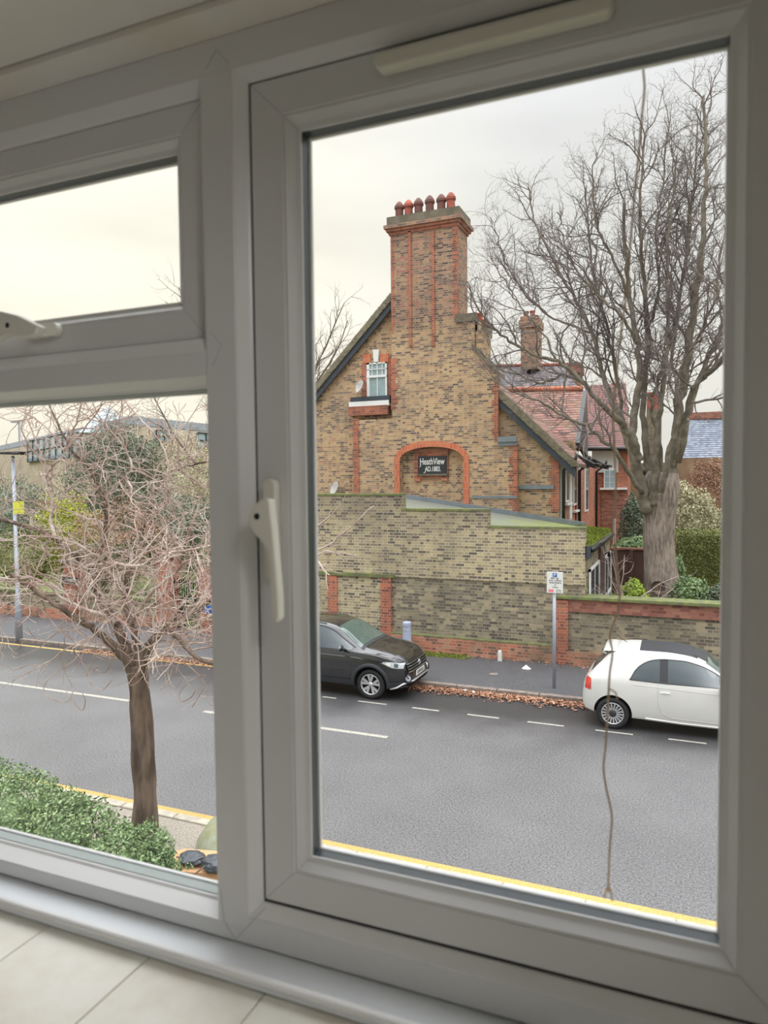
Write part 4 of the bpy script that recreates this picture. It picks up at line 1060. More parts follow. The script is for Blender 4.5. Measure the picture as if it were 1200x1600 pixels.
# ---------------- black compact SUV facing right, front three quarters in view
sw_ = onZ(578, 1093.5, 0)
t = thing('black_compact_suv', 'black compact SUV parked at the left with its bonnet towards the bollard', 'car')
LS = 4.11; HS = .86
CS = Car(LS,
    [(0, .75), (.06, 1.0), (.2, 1.25), (.42, 1.47), (.8, 1.55), (1.4, 1.575), (2.0, 1.56), (2.35, 1.50), (3.02, 1.13), (3.2, 1.075), (3.55, 1.02), (3.85, .95), (3.99, .86), (4.06, .74), (4.11, .52)],
    [(0, .70), (.3, .98), (1.0, 1.02), (2.5, 1.0), (3.2, .98), (3.7, .90), (3.98, .76), (4.11, .45)],
    [(0, .60), (.1, .74), (.3, .82), (.8, .86), (3.3, .86), (3.6, .84), (3.83, .79), (3.98, .70), (4.06, .60), (4.11, .50)],
    [(0, .5), (.5, .60), (1.5, .62), (2.3, .60), (3.0, .70), (3.6, .6), (4.11, .4)],
    [(0, .40), (.3, .25), (3.6, .22), (4.0, .25), (4.11, .30)], .045)
t.location = (sw_[0] - 3.28, YN + .02 + HS, 0)
bd = CS.body(110).build('body', 'carblack', t, local=True)
RS = .325
carve(bd, ((.75, RS + .01), (3.28, RS + .01)), .375, .32, HS); smoothit(bd)
for wx in (.75, 3.28):
    for sg_ in (-1, 1): wheel(t, wx, sg_ * (HS - .12), sg_, RS, .225, 5, 'twin')
for sg_ in (-1, 1):
    for wx in (.75, 3.28):
        rows = []
        for k in range(31):
            a = math.radians(-18 + 216 * k / 30); row = []
            for rr_ in (.375, .40, .435, .45):
                x = wx + math.cos(a) * rr_; z = RS + .01 + math.sin(a) * rr_; z = max(z, .235)
                row.append((x, sg_ * (CS.y(x, z) + (.018 if rr_ < .44 else .002)), z))
            rows.append(row)
        MB().grid(rows).build('arch_cladding', 'carplast', t, local=True, smooth=True, solid=.012)
    CS.side(1.18, 2.86, lambda x: .25, lambda x: .40, off=.012, sign=sg_).build('sill_cladding', 'carplast', t, local=True, smooth=True)
    CS.side(3.66, 4.0, lambda x: .27, lambda x: .42, off=.01, sign=sg_).build('bumper_cladding', 'carplast', t, local=True, smooth=True)
    q = curve([(.9, 1.40), (1.5, 1.47), (2.0, 1.455), (2.3, 1.38), (2.6, 1.22), (2.9, 1.06)])
    CS.side(1.8, 2.84, lambda x: 1.035, q, off=.008, sign=sg_).build('door_window', 'carglass', t, local=True, smooth=True)
    CS.side(.9, 1.72, lambda x: 1.05, q, off=.008, sign=sg_).build('door_window', 'carglass', t, local=True, smooth=True)
    CS.side_line([(x, q(x) + .02) for x in np.linspace(.9, 2.9, 24)], .006, .012, sg_).build('window_trim', 'chrome' if False else 'carplast', t, local=True)
    CS.side_line([(1.0, 1.52), (1.6, 1.535), (2.1, 1.51)], .0, .018, sg_).build('roof_rail', 'carplast', t, local=True)
    CS.side_line([(1.0, .88), (2.2, .90), (2.95, .885), (3.6, .80)], .0, .008, sg_).build('waist_crease', 'carblack', t, local=True)
    CS.side_line([(1.75, 1.03), (1.74, .6), (1.72, .42)], .0015, .004, sg_).build('door_shut_line', 'black', t, local=True)
    CS.side_line([(2.86, 1.02), (2.84, .7), (2.80, .42)], .0015, .004, sg_).build('door_shut_line', 'black', t, local=True)
    mm = MB(); mm.grid([[(2.60 + a, sg_ * (.88 + b_), 1.09 + c_) for a, b_, c_ in ((0, 0, -.05), (.05, 0, -.06), (.09, 0, .0), (.05, 0, .06), (0, 0, .05), (0, 0, -.05))], [(2.61 + a, sg_ * (1.02 + b_), 1.10 + c_) for a, b_, c_ in ((0, 0, -.055), (.06, 0, -.06), (.11, 0, .0), (.06, 0, .055), (0, 0, .05), (0, 0, -.055))], [(2.63 + a, sg_ * (1.08 + b_), 1.10 + c_) for a, b_, c_ in ((0, 0, -.02), (.03, 0, -.02), (.05, 0, .0), (.03, 0, .02), (0, 0, .02), (0, 0, -.02))]])
    mo = mm.build('door_mirror', 'carblack', t, local=True, smooth=True); MB().tube([(2.66, sg_ * .80, 1.03), (2.64, sg_ * .93, 1.05)], .03, 8).build('mirror_stalk', 'carplast', mo, local=True)
    # headlamp wraps the corner
    lo = curve([(3.58, .80), (3.80, .72), (3.99, .70)]); hi = curve([(3.56, .84), (3.75, .845), (3.99, .80)])
    hl = CS.side(3.57, 3.995, lo, hi, 20, 6, .010, sg_).build('headlamp', 'lampglass', t, local=True, smooth=True)
    CS.side(3.64, 3.74, lambda x: lo(x) + .02, lambda x: hi(x) - .02, 6, 4, .016, sg_).build('lamp_lens', 'plate', hl, local=True, smooth=True)
    CS.side(3.82, 3.90, lambda x: lo(x) + .02, lambda x: hi(x) - .02, 6, 4, .016, sg_).build('lamp_lens', 'dglass', hl, local=True, smooth=True)
    fgc = (CS.xend(.62, .47), .62)
    fg = MB(); fg.lathe([(.0, .0), (.055, .0), (.065, -.03), (.075, -.03), (.075, -.05)], (0, 0, 0), 'X', 20)
    fo = fg.build('fog_lamp', 'lampglass', None); fo.location = (fgc[0] + .035, sg_ * .62, .47); fo.rotation_euler = (0, 0, sg_ * .75); setpar(fo, t, True)
    MB().tube([(fgc[0] + .035 + .10 * 0, sg_ * (.62) + 0, .47 + 0)] + [(fgc[0] + .03 - .075 * math.cos(a) * math.sin(.75), sg_ * (.62) + sg_ * .075 * math.cos(a) * math.cos(.75), .47 + .085 * math.sin(a)) for a in np.linspace(.6, 6.2, 16)][1:], .013, 6).build('fog_lamp_surround', 'carplast', t, local=True, smooth=True)
CS.deck(2.40, 3.02, .56, .70, off=.008).build('windscreen', 'screenglass', t, local=True, smooth=True)
CS.deck(3.02, 3.10, .72, .72, off=.006).build('scuttle', 'carplast', t, local=True, smooth=True)
for sg_ in (-1, 1):
    MB().tube([(x, sg_ * (.60 - .0 * x), CS.z(x, .60) + .002) for x in np.linspace(3.15, 3.8, 10)], .010, 6).build('bonnet_crease', 'carblack', t, local=True, smooth=True)
g0 = CS.end((-.60, .60), (.60, .765), 30, 8, .014); g0.build('grille', 'grillem', t, local=True, smooth=True)
for z_ in (.60, .655, .71, .762):
    MB().tube([(CS.xend(y_, z_) + .020, y_, z_) for y_ in np.linspace(-.58, .58, 24)], .008 if z_ > .61 else .011, 5).build('grille_bar', 'chrome', t, local=True)
em = MB(); xe_ = CS.xend(0, .70) + .032; em.lathe([(.052, 0), (.058, .006), (.064, .006), (.066, 0)], (xe_, 0, .70), 'X', 24)
eo = em.build('grille_emblem', 'chrome', t, local=True)
ev = MB(); ev.tube([(xe_ + .004, -.035, .74), (xe_ + .004, -.015, .70), (xe_ + .004, 0, .73), (xe_ + .004, .015, .70), (xe_ + .004, .035, .74)], .006, 5); ev.tube([(xe_ + .004, -.03, .69), (xe_ + .004, -.017, .655), (xe_ + .004, 0, .69), (xe_ + .004, .017, .655), (xe_ + .004, .03, .69)], .006, 5); ev.build('emblem_strokes', 'chrome', eo, local=True)
xp = CS.L + .02
np_ = MB().box(xp - .012, xp, -.26, .26, .455, .565).build('number_plate', 'plate', t, local=True)
text('plate_lettering', 'GF70 FLX', .10, (xp + .002, 0, .508), 'ink', np_, rot=(math.pi / 2, 0, math.pi / 2), sx=.95, local=True)
CS.end((-.62, .31), (.62, .37), 24, 3, .016).build('lower_intake', 'grillem', t, local=True, smooth=True)
MB().tube([(3.72, -CS.y(3.72, .26) - .01, .255), (3.86, -CS.y(3.86, .29) - .012, .29), (3.98, -CS.y(3.98, .36) - .012, .365), (CS.xend(.45, .39) + .02, -.45, .395), (CS.xend(0, .39) + .02, 0, .395), (CS.xend(.45, .39) + .02, .45, .395), (3.98, CS.y(3.98, .36) + .012, .365), (3.86, CS.y(3.86, .29) + .012, .29)], .022, 6).build('silver_skid_strip', 'alloy', t, local=True, smooth=True)
MB().box(.4, 3.7, -.6, .6, .2, .26).build('underbody', 'black', t, local=True)
# ================================================================== trees
def branch_path(p0, d0, length, n, wob, up, rs):
    pts = [np.array(p0, float)]; d = np.array(d0, float); d /= np.linalg.norm(d); st = length / n
    for i in range(n):
        d = d + rs.normal(0, wob, 3) + np.array([0, 0, up]); d /= np.linalg.norm(d); pts.append(pts[-1] + d * st)
    return pts
def kids(mb, pts, r0, r1, level, spec, rs, bounds=None, k0=.015):
    """spawn side shoots along a limb path, recursively"""
    if level >= len(spec): return
    cnt, lf, ang, wob, up, sides, seg, tmin = spec[level]
    pts = np.array(pts); sl_ = np.linalg.norm(np.diff(pts, axis=0), axis=1); tot = sl_.sum()
    k = max(1, int(cnt * tot + rs.random()))
    cum = np.concatenate([[0], np.cumsum(sl_)])
    for i in range(k):
        t = tmin + (1 - tmin) * (i + rs.random()) / k; s_ = min(t * tot, tot - 1e-4)
        j = int(np.searchsorted(cum, s_) - 1); j = max(0, min(j, len(sl_) - 1)); fr_ = (s_ - cum[j]) / (sl_[j] + 1e-9)
        p = pts[j] + (pts[j + 1] - pts[j]) * fr_; d = pts[j + 1] - pts[j]; d /= np.linalg.norm(d) + 1e-9
        rad = (r0 + (r1 - r0) * t)
        q = rs.normal(0, 1, 3); q -= d * (q @ d); q /= np.linalg.norm(q) + 1e-9
        a = ang * (0.7 + .6 * rs.random()); nd = d * math.cos(a) + q * math.sin(a)
        ln = lf[0] + (lf[1] - lf[0]) * rs.random(); ln *= (1.15 - .55 * t)
        cr0 = min(rad * .7, ln * k0 + .003); cr1 = max(cr0 * .35, .0028)
        if bounds is not None and not bounds(p): continue
        path = branch_path(p, nd, ln, seg, wob, up, rs)
        mb.tube(path, list(np.linspace(cr0, cr1, len(path))), sides, cap=False)
        kids(mb, path, cr0, cr1, level + 1, spec, rs, bounds, k0)
def refine(pts, n):
    pts = np.array(pts, float); out = []
    for i in range(len(pts) - 1):
        p0 = pts[max(0, i - 1)]; p1 = pts[i]; p2 = pts[i + 1]; p3 = pts[min(len(pts) - 1, i + 2)]
        for q in range(n):
            t = q / n; out.append(.5 * (2 * p1 + (p2 - p0) * t + (2 * p0 - 5 * p1 + 4 * p2 - p3) * t * t + (3 * p1 - p0 - 3 * p2 + p3) * t ** 3))
    out.append(pts[-1]); return out

# ---- the big bare tree in the front garden; limbs leave the trunk as surveyed from the photo
TY = 21.0
def bigtree():
    rs = np.random.default_rng(11)
    b0 = P(1037, 945, TY)
    t = thing('big_bare_tree', 'huge bare tree with thick many-limbed trunk behind the low garden wall', 'tree', (b0[0], TY, .75))
    sc = P(1038, 900, TY)[0] - P(1037, 900, TY)[0]
    tr = MB(); prof = [(1040, 960, 40), (1037, 938, 34), (1034, 915, 28), (1031, 880, 24.5), (1030, 840, 24), (1031, 805, 26), (1032, 780, 30), (1034, 755, 30), (1036, 738, 24)]
    pts = [P(x, y, TY) for x, y, w in prof]; rad = [w * sc for x, y, w in prof]
    pp = refine(pts, 4); rr_ = np.interp(np.linspace(0, 1, len(pp)), np.linspace(0, 1, len(rad)), rad)
    n0 = len(tr.v); tr.tube(pp, list(rr_), 28)
    v = np.array(tr.v)
    for i in range(len(v)):
        c = pp[min(i // 28, len(pp) - 1)]; a = math.atan2(v[i][1] - c[1], v[i][0] - c[0])
        nz_ = mnoise.noise(Vector((math.cos(a) * 2.2, math.sin(a) * 2.2, v[i][2] * .35))) * .10 + mnoise.noise(Vector((math.cos(a) * 9, math.sin(a) * 9, v[i][2] * 1.2))) * .04
        v[i][:2] = c[:2] + (v[i][:2] - c[:2]) * (1 + nz_ * 1.5)
    tr.v = [tuple(x) for x in v]
    trunk = tr.build('trunk', 'bark', t, smooth=True)
    # knot scar
    c = P(1028, 918, TY - .45); MB().lathe([(0, 0), (.14, .02), (.18, .0), (.19, -.05)], (c[0], c[1] - .05, c[2]), 'Y', 16).build('bark_scar', 'bark2', trunk, smooth=True)
    limbs = [  # (pixel path with depth offset), start width px, end width px
        ([(1012, 800, -.3), (1003, 760, -.4), (993, 715, -.5), (988, 680, -.5), (990, 650, -.4), (998, 600, -.3), (996, 540, 0), (985, 470, .3), (976, 390, .6), (974, 310, .8)], 22, 5),
        ([(1003, 740, .2), (985, 700, .4), (968, 655, .7), (950, 610, 1), (936, 560, 1.2), (925, 520, 1.4), (895, 460, 1.8), (862, 400, 2.2), (835, 345, 2.5), (826, 290, 2.6)], 15, 2.5),
        ([(1000, 720, -.6), (985, 680, -.9), (958, 650, -1.2), (935, 628, -1.5), (910, 596, -1.6), (870, 566, -1.7), (830, 552, -1.8), (790, 530, -1.9), (757, 495, -2), (730, 440, -2)], 13, 2.2),
        ([(1003, 770, -.5), (980, 735, -1), (955, 700, -1.4), (925, 672, -1.6), (890, 655, -1.8), (850, 632, -2), (805, 612, -2), (760, 590, -2)], 9, 2),
        ([(1016, 780, .4), (1010, 720, .5), (1006, 660, .6), (1008, 600, .6), (1012, 520, .5), (1006, 440, .3), (1000, 360, .2), (1001, 280, .2), (1008, 200, .3)], 15, 3),
        ([(1022, 790, -.4), (1022, 730, -.5), (1028, 670, -.5), (1036, 600, -.4), (1042, 540, -.3), (1044, 470, -.1), (1042, 400, .1), (1050, 320, .2), (1058, 240, .2)], 13, 2.8),
        ([(1045, 790, .3), (1052, 720, .4), (1058, 665, .4), (1068, 600, .3), (1078, 530, .1), (1086, 470, -.1), (1096, 400, -.2), (1100, 330, -.3), (1104, 250, -.3), (1100, 150, -.2)], 24, 4),
        ([(1050, 730, -.5), (1060, 680, -.8), (1078, 620, -1), (1098, 590, -1.2), (1128, 560, -1.4), (1165, 530, -1.5), (1210, 480, -1.5), (1240, 400, -1.4)], 11, 3),
        ([(1050, 700, .6), (1075, 640, .9), (1100, 575, 1.1), (1125, 520, 1.3), (1150, 440, 1.5), (1165, 350, 1.6), (1160, 250, 1.6)], 13, 3),
        ([(1035, 760, .8), (1030, 690, 1.1), (1018, 640, 1.4), (1030, 590, 1.5), (1050, 520, 1.6), (1068, 430, 1.8), (1075, 340, 2), (1070, 230, 2)], 10, 2.5),
        ([(1000, 735, .8), (975, 670, 1.2), (965, 600, 1.5), (950, 520, 1.8), (930, 440, 2), (920, 360, 2.1), (915, 290, 2.2)], 10, 2.5),
        ([(1033, 770, -.7), (1046, 700, -1), (1058, 650, -1.2), (1060, 600, -1.2), (1072, 560, -1.4), (1105, 500, -1.6), (1122, 440, -1.6), (1132, 350, -1.6)], 10, 2.2),
        ([(998, 540, 0), (975, 500, -.6), (945, 470, -1), (905, 430, -1.2), (880, 380, -1.3), (872, 330, -1.3)], 6, 1.8),
        ([(985, 470, .3), (960, 410, .2), (935, 360, .1), (925, 300, 0), (930, 240, 0)], 6, 1.8),
        ([(1012, 520, .5), (1030, 450, .9), (1025, 370, 1), (1035, 290, 1.2), (1045, 190, 1.2)], 6, 1.8),
        ([(1068, 600, .3), (1050, 560, .7), (1060, 480, .8), (1075, 400, .9), (1082, 300, 1), (1090, 200, 1)], 7, 2),
        ([(925, 520, 1.4), (880, 505, 1.7), (840, 480, 1.8), (800, 430, 2), (780, 380, 2), (765, 340, 2)], 5, 1.8),
        ([(870, 566, -1.7), (850, 520, -1.5), (815, 480, -1.4), (790, 440, -1.3), (765, 400, -1.2)], 4, 1.6),
        ([(910, 596, -1.6), (880, 585, -1.2), (850, 600, -1), (820, 590, -.8), (780, 575, -.8), (745, 545, -.8)], 5, 1.6),
    ]
    spec = [(2.8, (.9, 2.3), .66, .19, .07, 5, 8, .28), (4.6, (.45, 1.15), .7, .30, .06, 4, 6, .08), (6.6, (.20, .55), .75, .40, .05, 3, 5, .1)]
    for pth, w0, w1 in limbs:
        pts = refine([P(x, y, TY + dy) for x, y, dy in pth], 5)
        pts = [p + rs.normal(0, .025, 3) * (0 if i == 0 else 1) for i, p in enumerate(pts)]
        r0, r1 = w0 / 2 * sc * 1.0, w1 / 2 * sc
        rad = [max(.012, r0 + (r1 - r0) * (k / (len(pts) - 1)) ** .75) for k in range(len(pts))]
        lb = MB().tube(pts, rad, 10).build('limb', 'limb', t, smooth=True)
        tw = MB(); tw.nomerge = True
        kids(tw, pts, r0, r1, 0, spec, rs)
        tw.build('twigs', 'twig', lb)['kind'] = 'stuff'
    # sawn stub
    MB().tube([P(1052, 720, TY + .3), P(1062, 690, TY + .2), P(1066, 655, TY), P(1068, 652, TY)], [.22, .2, .2, .12], 10).build('sawn_stub', 'limb', t, smooth=True)
    return t
bigtree()

# ---- the near street tree, pollarded, a tangle of curling twigs
def neartree():
    rs = np.random.default_rng(5); Y = 7.3
    b0 = onZ(228, 1308, .08); Y = b0[1]; sc = float((b0 - CAM) @ _f) / F
    t = thing('street_tree', 'small bare street tree with tangled curling twigs on the near pavement', 'tree', (b0[0], Y, .08))
    prof = [(229, 1318, 23), (227, 1290, 19.5), (226, 1240, 17), (224, 1180, 17), (221, 1120, 16.5), (217, 1080, 15.5), (215, 1055, 16), (214, 1040, 14)]
    tr = MB(); pp = refine([P(x, y, Y) for x, y, w in prof], 5); rad = np.interp(np.linspace(0, 1, len(pp)), np.linspace(0, 1, len(prof)), [w * sc for *_, w in prof])
    tr.tube(pp, list(rad), 24); v = np.array(tr.v)
    for i in range(len(v)):
        c = pp[min(i // 24, len(pp) - 1)]; a = math.atan2(v[i][1] - c[1], v[i][0] - c[0])
        k = mnoise.noise(Vector((math.cos(a) * 1.5, math.sin(a) * 1.5, v[i][2] * 2.2))) * .16 + mnoise.noise(Vector((math.cos(a) * 6, math.sin(a) * 6, v[i][2] * 5))) * .07
        v[i][:2] = c[:2] + (v[i][:2] - c[:2]) * (1 + k)
    tr.v = [tuple(x) for x in v]; tr.build('trunk', 'bark2', t, smooth=True)
    limbs = [
        ([(210, 1062, 0), (196, 1030, -.1), (170, 1002, -.2), (150, 985, -.3), (120, 965, -.5), (85, 945, -.7), (45, 915, -.8), (15, 895, -.9)], 17, 5),
        ([(213, 1055, 0), (200, 1015, .1), (180, 975, .15), (160, 940, .2), (143, 905, .2), (134, 885, .2), (110, 862, .1), (85, 842, 0), (55, 826, -.1), (14, 815, -.2), (-40, 805, -.3)], 18, 6),
        ([(143, 905, .2), (150, 880, .3), (162, 850, .4), (165, 810, .4), (163, 785, .4), (150, 755, .4), (138, 730, .4), (110, 700, .3), (90, 660, .3), (70, 610, .3), (60, 570, .3)], 9, 2.5),
        ([(218, 1050, 0), (216, 1010, .1), (205, 975, .2), (195, 940, .3), (200, 900, .4), (215, 860, .5), (225, 815, .6), (240, 770, .7), (262, 740, .7), (300, 728, .8), (345, 715, .8)], 14, 3),
        ([(222, 1052, 0), (230, 1010, -.1), (250, 985, -.2), (275, 968, -.3), (305, 955, -.4), (345, 930, -.5), (400, 890, -.6), (440, 850, -.6)], 13, 4),
        ([(222, 1060, 0), (234, 1020, -.3), (248, 995, -.5), (262, 985, -.6), (285, 1003, -.8), (305, 1025, -.9), (340, 1040, -1), (380, 1040, -1.1)], 11, 4),
        ([(85, 842, 0), (80, 815, .1), (82, 785, .2), (75, 765, .2), (72, 745, .2), (90, 720, .2), (100, 705, .2), (70, 665, .2), (30, 640, .1), (-10, 610, .1)], 7, 2),
        ([(100, 705, .2), (115, 670, .2), (125, 640, .1), (130, 600, .1)], 4, 1.5),
        ([(163, 785, .4), (180, 760, .5), (205, 735, .5), (195, 700, .6), (170, 670, .6), (140, 640, .6), (110, 590, .6)], 5, 1.8),
        ([(225, 815, .6), (245, 800, .4), (262, 780, .4), (262, 720, .4), (250, 690, .4), (215, 650, .4), (180, 610, .4)], 5, 1.8),
        ([(134, 885, .2), (180, 880, -.2), (215, 885, -.4), (250, 865, -.6), (300, 860, -.8), (350, 845, -.9)], 7, 2),
        ([(205, 975, .2), (235, 930, -.2), (262, 905, -.3), (290, 880, -.4), (330, 850, -.5), (380, 800, -.5)], 7, 2),
        ([(180, 975, .15), (160, 960, -.3), (125, 950, -.5), (90, 925, -.6), (60, 905, -.7), (20, 900, -.8), (-20, 910, -.9)], 8, 2),
        ([(305, 955, -.4), (340, 900, 0), (400, 860, .2), (450, 840, .3), (500, 858, .3), (540, 830, .3), (585, 790, .3)], 7, 1.5),
        ([(305, 955, -.4), (350, 930, 0), (420, 900, .2), (470, 880, .2), (510, 862, .2), (560, 868, .2)], 6, 1.0),
        ([(400, 870, .2), (450, 830, .2), (500, 820, .2), (530, 790, .2), (545, 770, .2)], 4, 1.0),
        ([(260, 905, .5), (300, 820, .6), (330, 740, .6), (380, 680, .6), (420, 640, .5)], 6, 1.8),
    ]
    spec = [(6.2, (.5, 1.5), .95, .22, .02, 5, 9, .10), (6.0, (.25, .75), .85, .28, -.01, 4, 7, .10), (3.6, (.12, .32), .8, .34, .0, 3, 4, .2)]
    for pth, w0, w1 in limbs:
        pts = refine([P(x, y, Y + dy) for x, y, dy in pth], 4)
        pts = [p + rs.normal(0, .008, 3) * (0 if i == 0 else 1) for i, p in enumerate(pts)]
        r0, r1 = w0 / 2 * sc, w1 / 2 * sc
        rad = [max(.005, r0 + (r1 - r0) * (k / (len(pts) - 1)) ** .7) for k in range(len(pts))]
        lb = MB().tube(pts, rad, 9).build('limb', 'bark2' if w0 > 8 else 'twig2', t, smooth=True)
        tw = MB(); tw.nomerge = True
        kids(tw, pts, r0, r1, 0, spec, rs, bounds=lambda p: p[0] < -4.35 and not (p[0] > -6.6 and p[2] < 2.0), k0=.0085)
        tw.build('twigs', 'twig2', lb)['kind'] = 'stuff'
    # curling hanging shoots
    cur = [([(130, 1000), (118, 1030), (85, 1052), (68, 1075), (80, 1092), (105, 1096), (115, 1078)], -.5), ([(105, 1030), (98, 1065), (110, 1090), (128, 1110), (133, 1095), (128, 1082)], -.4),
           ([(150, 1015), (140, 1045), (135, 1056), (155, 1040)], -.4), ([(180, 1020), (165, 1050), (148, 1045)], -.3), ([(295, 1040), (315, 1060), (318, 1075), (300, 1105)], -.6),
           ([(320, 1055), (295, 1065), (280, 1085), (285, 1096), (300, 1088), (305, 1076)], -.6), ([(270, 1000), (270, 1040), (262, 1065), (250, 1078)], -.5), ([(40, 1000), (20, 1020), (25, 1028), (38, 1022)], -.6), ([(175, 1062), (160, 1078), (145, 1070), (140, 1065)], -.4)]
    for pth, dy in cur: MB().tube(refine([P(x, y, Y + dy) for x, y in pth], 4), .006, 5).build('curling_shoot', 'twig2', t)
neartree()

# ---- bare tree beyond the house on the left, most of it behind the mullion
def fartree(px, ybase, ytop, Y, lab, seed, nl=9, spread=1.0, mt='twig', xr=None):
    rs = np.random.default_rng(seed); b0 = P(px, ybase, Y); b0[2] = max(b0[2], 0)
    top = P(px, ytop, Y)[2]; h = top - b0[2]
    t = thing('bare_tree', lab, 'tree', (b0[0], Y, 0), 'bare trees in the background')
    MB().tube([(b0[0], Y, -.02), (b0[0] + .1, Y, h * .25), (b0[0], Y, h * .45)], [.28, .22, .16], 10).build('trunk', 'limb', t, smooth=True)
    spec = [(1.6, (1.0, 2.6), .6, .16, .05, 4, 6, .25), (2.6, (.5, 1.2), .7, .22, .04, 3, 4, .1), (3.2, (.25, .6), .7, .2, .02, 3, 3, .1)]
    for k in range(nl):
        a = 6.283 * k / nl + rs.random(); d = np.array([math.cos(a) * .55 * spread, math.sin(a) * .4, 1.0])
        pts = branch_path((b0[0], Y, h * (.2 + .25 * rs.random())), d, h * .72, 8, .09, .02, rs)
        rad = list(np.linspace(.11, .02, len(pts)))
        lb = MB().tube(pts, rad, 6).build('limb', 'limb', t, smooth=True)
        tw = MB(); tw.nomerge = True; kids(tw, pts, .1, .02, 0, spec, rs); tw.build('twigs', mt, lb)['kind'] = 'stuff'
fartree(400, 930, 500, 31.0, 'bare tree beyond the left edge of the gabled house', 3, 11, 1.7)

# ================================================================== foliage
def foliage(cx, cy, cz, rx, ry, rz, n, size, seed, shape='ball', lump=.25):
    rs = np.random.default_rng(seed); b = MB(); b.nomerge = True
    for i in range(n):
        if shape == 'ball':
            d = rs.normal(0, 1, 3); d /= np.linalg.norm(d) + 1e-9
            if d[2] < -.5: d[2] *= -1
            k = 1 + lump * mnoise.noise(Vector(d * 2.3) + Vector((seed, 0, 0))) + lump * .6 * mnoise.noise(Vector(d * 6) + Vector((seed, 3, 0)))
            q = (1 - .35 * rs.random() ** 2) * k
            p = np.array([cx + d[0] * rx * q, cy + d[1] * ry * q, cz + d[2] * rz * q])
        else:
            f = rs.integers(0, 3); p = np.array([cx + rx * rs.uniform(-1, 1), cy + ry * rs.uniform(-1, 1), cz + rz * rs.uniform(-1, 1)])
            if f == 0: p[1] = cy - ry * (1 - .08 * rs.random()) + .15 * mnoise.noise(Vector(p) * 1.1)
            elif f == 1: p[2] = cz + rz * (1 - .05 * rs.random()) + .15 * mnoise.noise(Vector(p) * .9)
            else: p[1] = cy - ry * (1 - .15 * rs.random())
            d = np.array([0, -1, .3])
        s_ = size * rs.uniform(.6, 1.3); u = rs.normal(0, 1, 3); u /= np.linalg.norm(u); v = np.cross(u, d + rs.normal(0, .5, 3)); v /= np.linalg.norm(v) + 1e-9
        b.quad(p - u * s_, p - v * s_ * .5, p + u * s_, p + v * s_ * .5)
    return b
def shrub(name, lab, cat, px, pyb, pyt, Y, wpx, mt, n, size, seed, group=None, zb=None, dep=.8, stems=True, lump=.25):
    lo = P(px, pyb, Y); hi = P(px, pyt, Y); rx = abs(P(px + wpx / 2, pyt, Y)[0] - P(px - wpx / 2, pyt, Y)[0]) / 2
    z0 = lo[2] if zb is None else zb
    cz = (z0 + hi[2]) / 2; rz = (hi[2] - z0) / 2
    t = thing(name, lab, cat, (lo[0], Y, z0), group)
    foliage(lo[0], Y, cz, rx, rx * dep, rz, n, size, seed, lump=lump).build('foliage', mt, t)['kind'] = 'stuff'
    rs = np.random.default_rng(seed); st = MB(); st.nomerge = True
    for k in range(14 if stems else 5):
        a = rs.uniform(0, 6.28); st.tube(branch_path((lo[0] + rs.uniform(-.15, .15) * rx, Y, z0 - .02), (math.cos(a) * rx / rz, math.sin(a) * .5, 1.4), rz * 1.7, 6, .12, 0, rs), [.03, .026, .022, .018, .014, .01, .006], 4)
    st.build('stems', 'limb', t)
    if not stems: return t
    core = MB(); core.lathe([(0, -.5 * rz), (.4 * rx, -.4 * rz), (.5 * rx, -.1 * rz), (.46 * rx, .3 * rz), (.25 * rx, .45 * rz), (0, .5 * rz)], (lo[0], Y, cz), 'Z', 14)
    v = np.array(core.v); v[:, 1] = Y + (v[:, 1] - Y) * dep; core.v = [tuple(x) for x in v]; core.build('inner_foliage', mt, t)
    return t
# right garden
a, c = P(1052, 832, 24), P(1200, 915, 24)
hd = thing('clipped_hedge', 'clipped green and brown box hedge right of the big tree trunk', 'hedge', ((a[0] + 3), 24.6, .7))
foliage(a[0] + 3.2, 24.8, (a[2] + .7) / 2, 3.2, .8, (a[2] - .7) / 2, 26000, .035, 31, 'box').build('foliage', 'leaf_hedge', hd)['kind'] = 'stuff'
MB().box(a[0] + .1, a[0] + 6.3, 24.15, 25.5, .7, a[2] - .1).build('inner_foliage', 'leaf_hedge', hd)
shrub('laurel_shrub', 'bright yellow-green round shrub left of the big tree trunk', 'shrub', 991, 950, 908, 20.2, 44, 'leaf_bright', 2600, .045, 41, zb=.75)
shrub('evergreen_shrub', 'grey-green loose shrub at the right foot of the big tree', 'shrub', 1078, 950, 902, 20.4, 70, 'leaf_green', 3600, .04, 42, zb=.75)
shrub('evergreen_shrub', 'dull green shrub at the far right behind the low garden wall', 'shrub', 1130, 950, 912, 20.3, 60, 'leaf_ever', 3000, .04, 47, zb=.75)
shrub('evergreen_shrub', 'pale slender shrub between the hedge and the big tree trunk', 'shrub', 1060, 950, 872, 22.4, 26, 'leaf_green', 2200, .04, 43, zb=.75)
shrub('variegated_shrub', 'tall pale cream variegated shrub above the clipped hedge', 'shrub', 1078, 880, 760, 28.5, 105, 'leaf_pale', 9000, .05, 44, zb=.75)
shrub('climber_mass', 'reddish brown bare climber hanging on the faded wall at the far right', 'climber', 1115, 860, 716, 37, 100, 'leaf_brown', 7000, .05, 45, zb=.75, dep=.3, stems=False)
shrub('evergreen_shrub', 'dark green shrub between the far wing and the big tree', 'shrub', 988, 900, 775, 30, 44, 'leaf_ever', 5200, .05, 46, zb=.75)
shrub('evergreen_shrub', 'mixed green bush low behind the dark brown fence', 'shrub', 990, 880, 838, 27, 80, 'leaf_green', 4200, .045, 48, zb=.75)
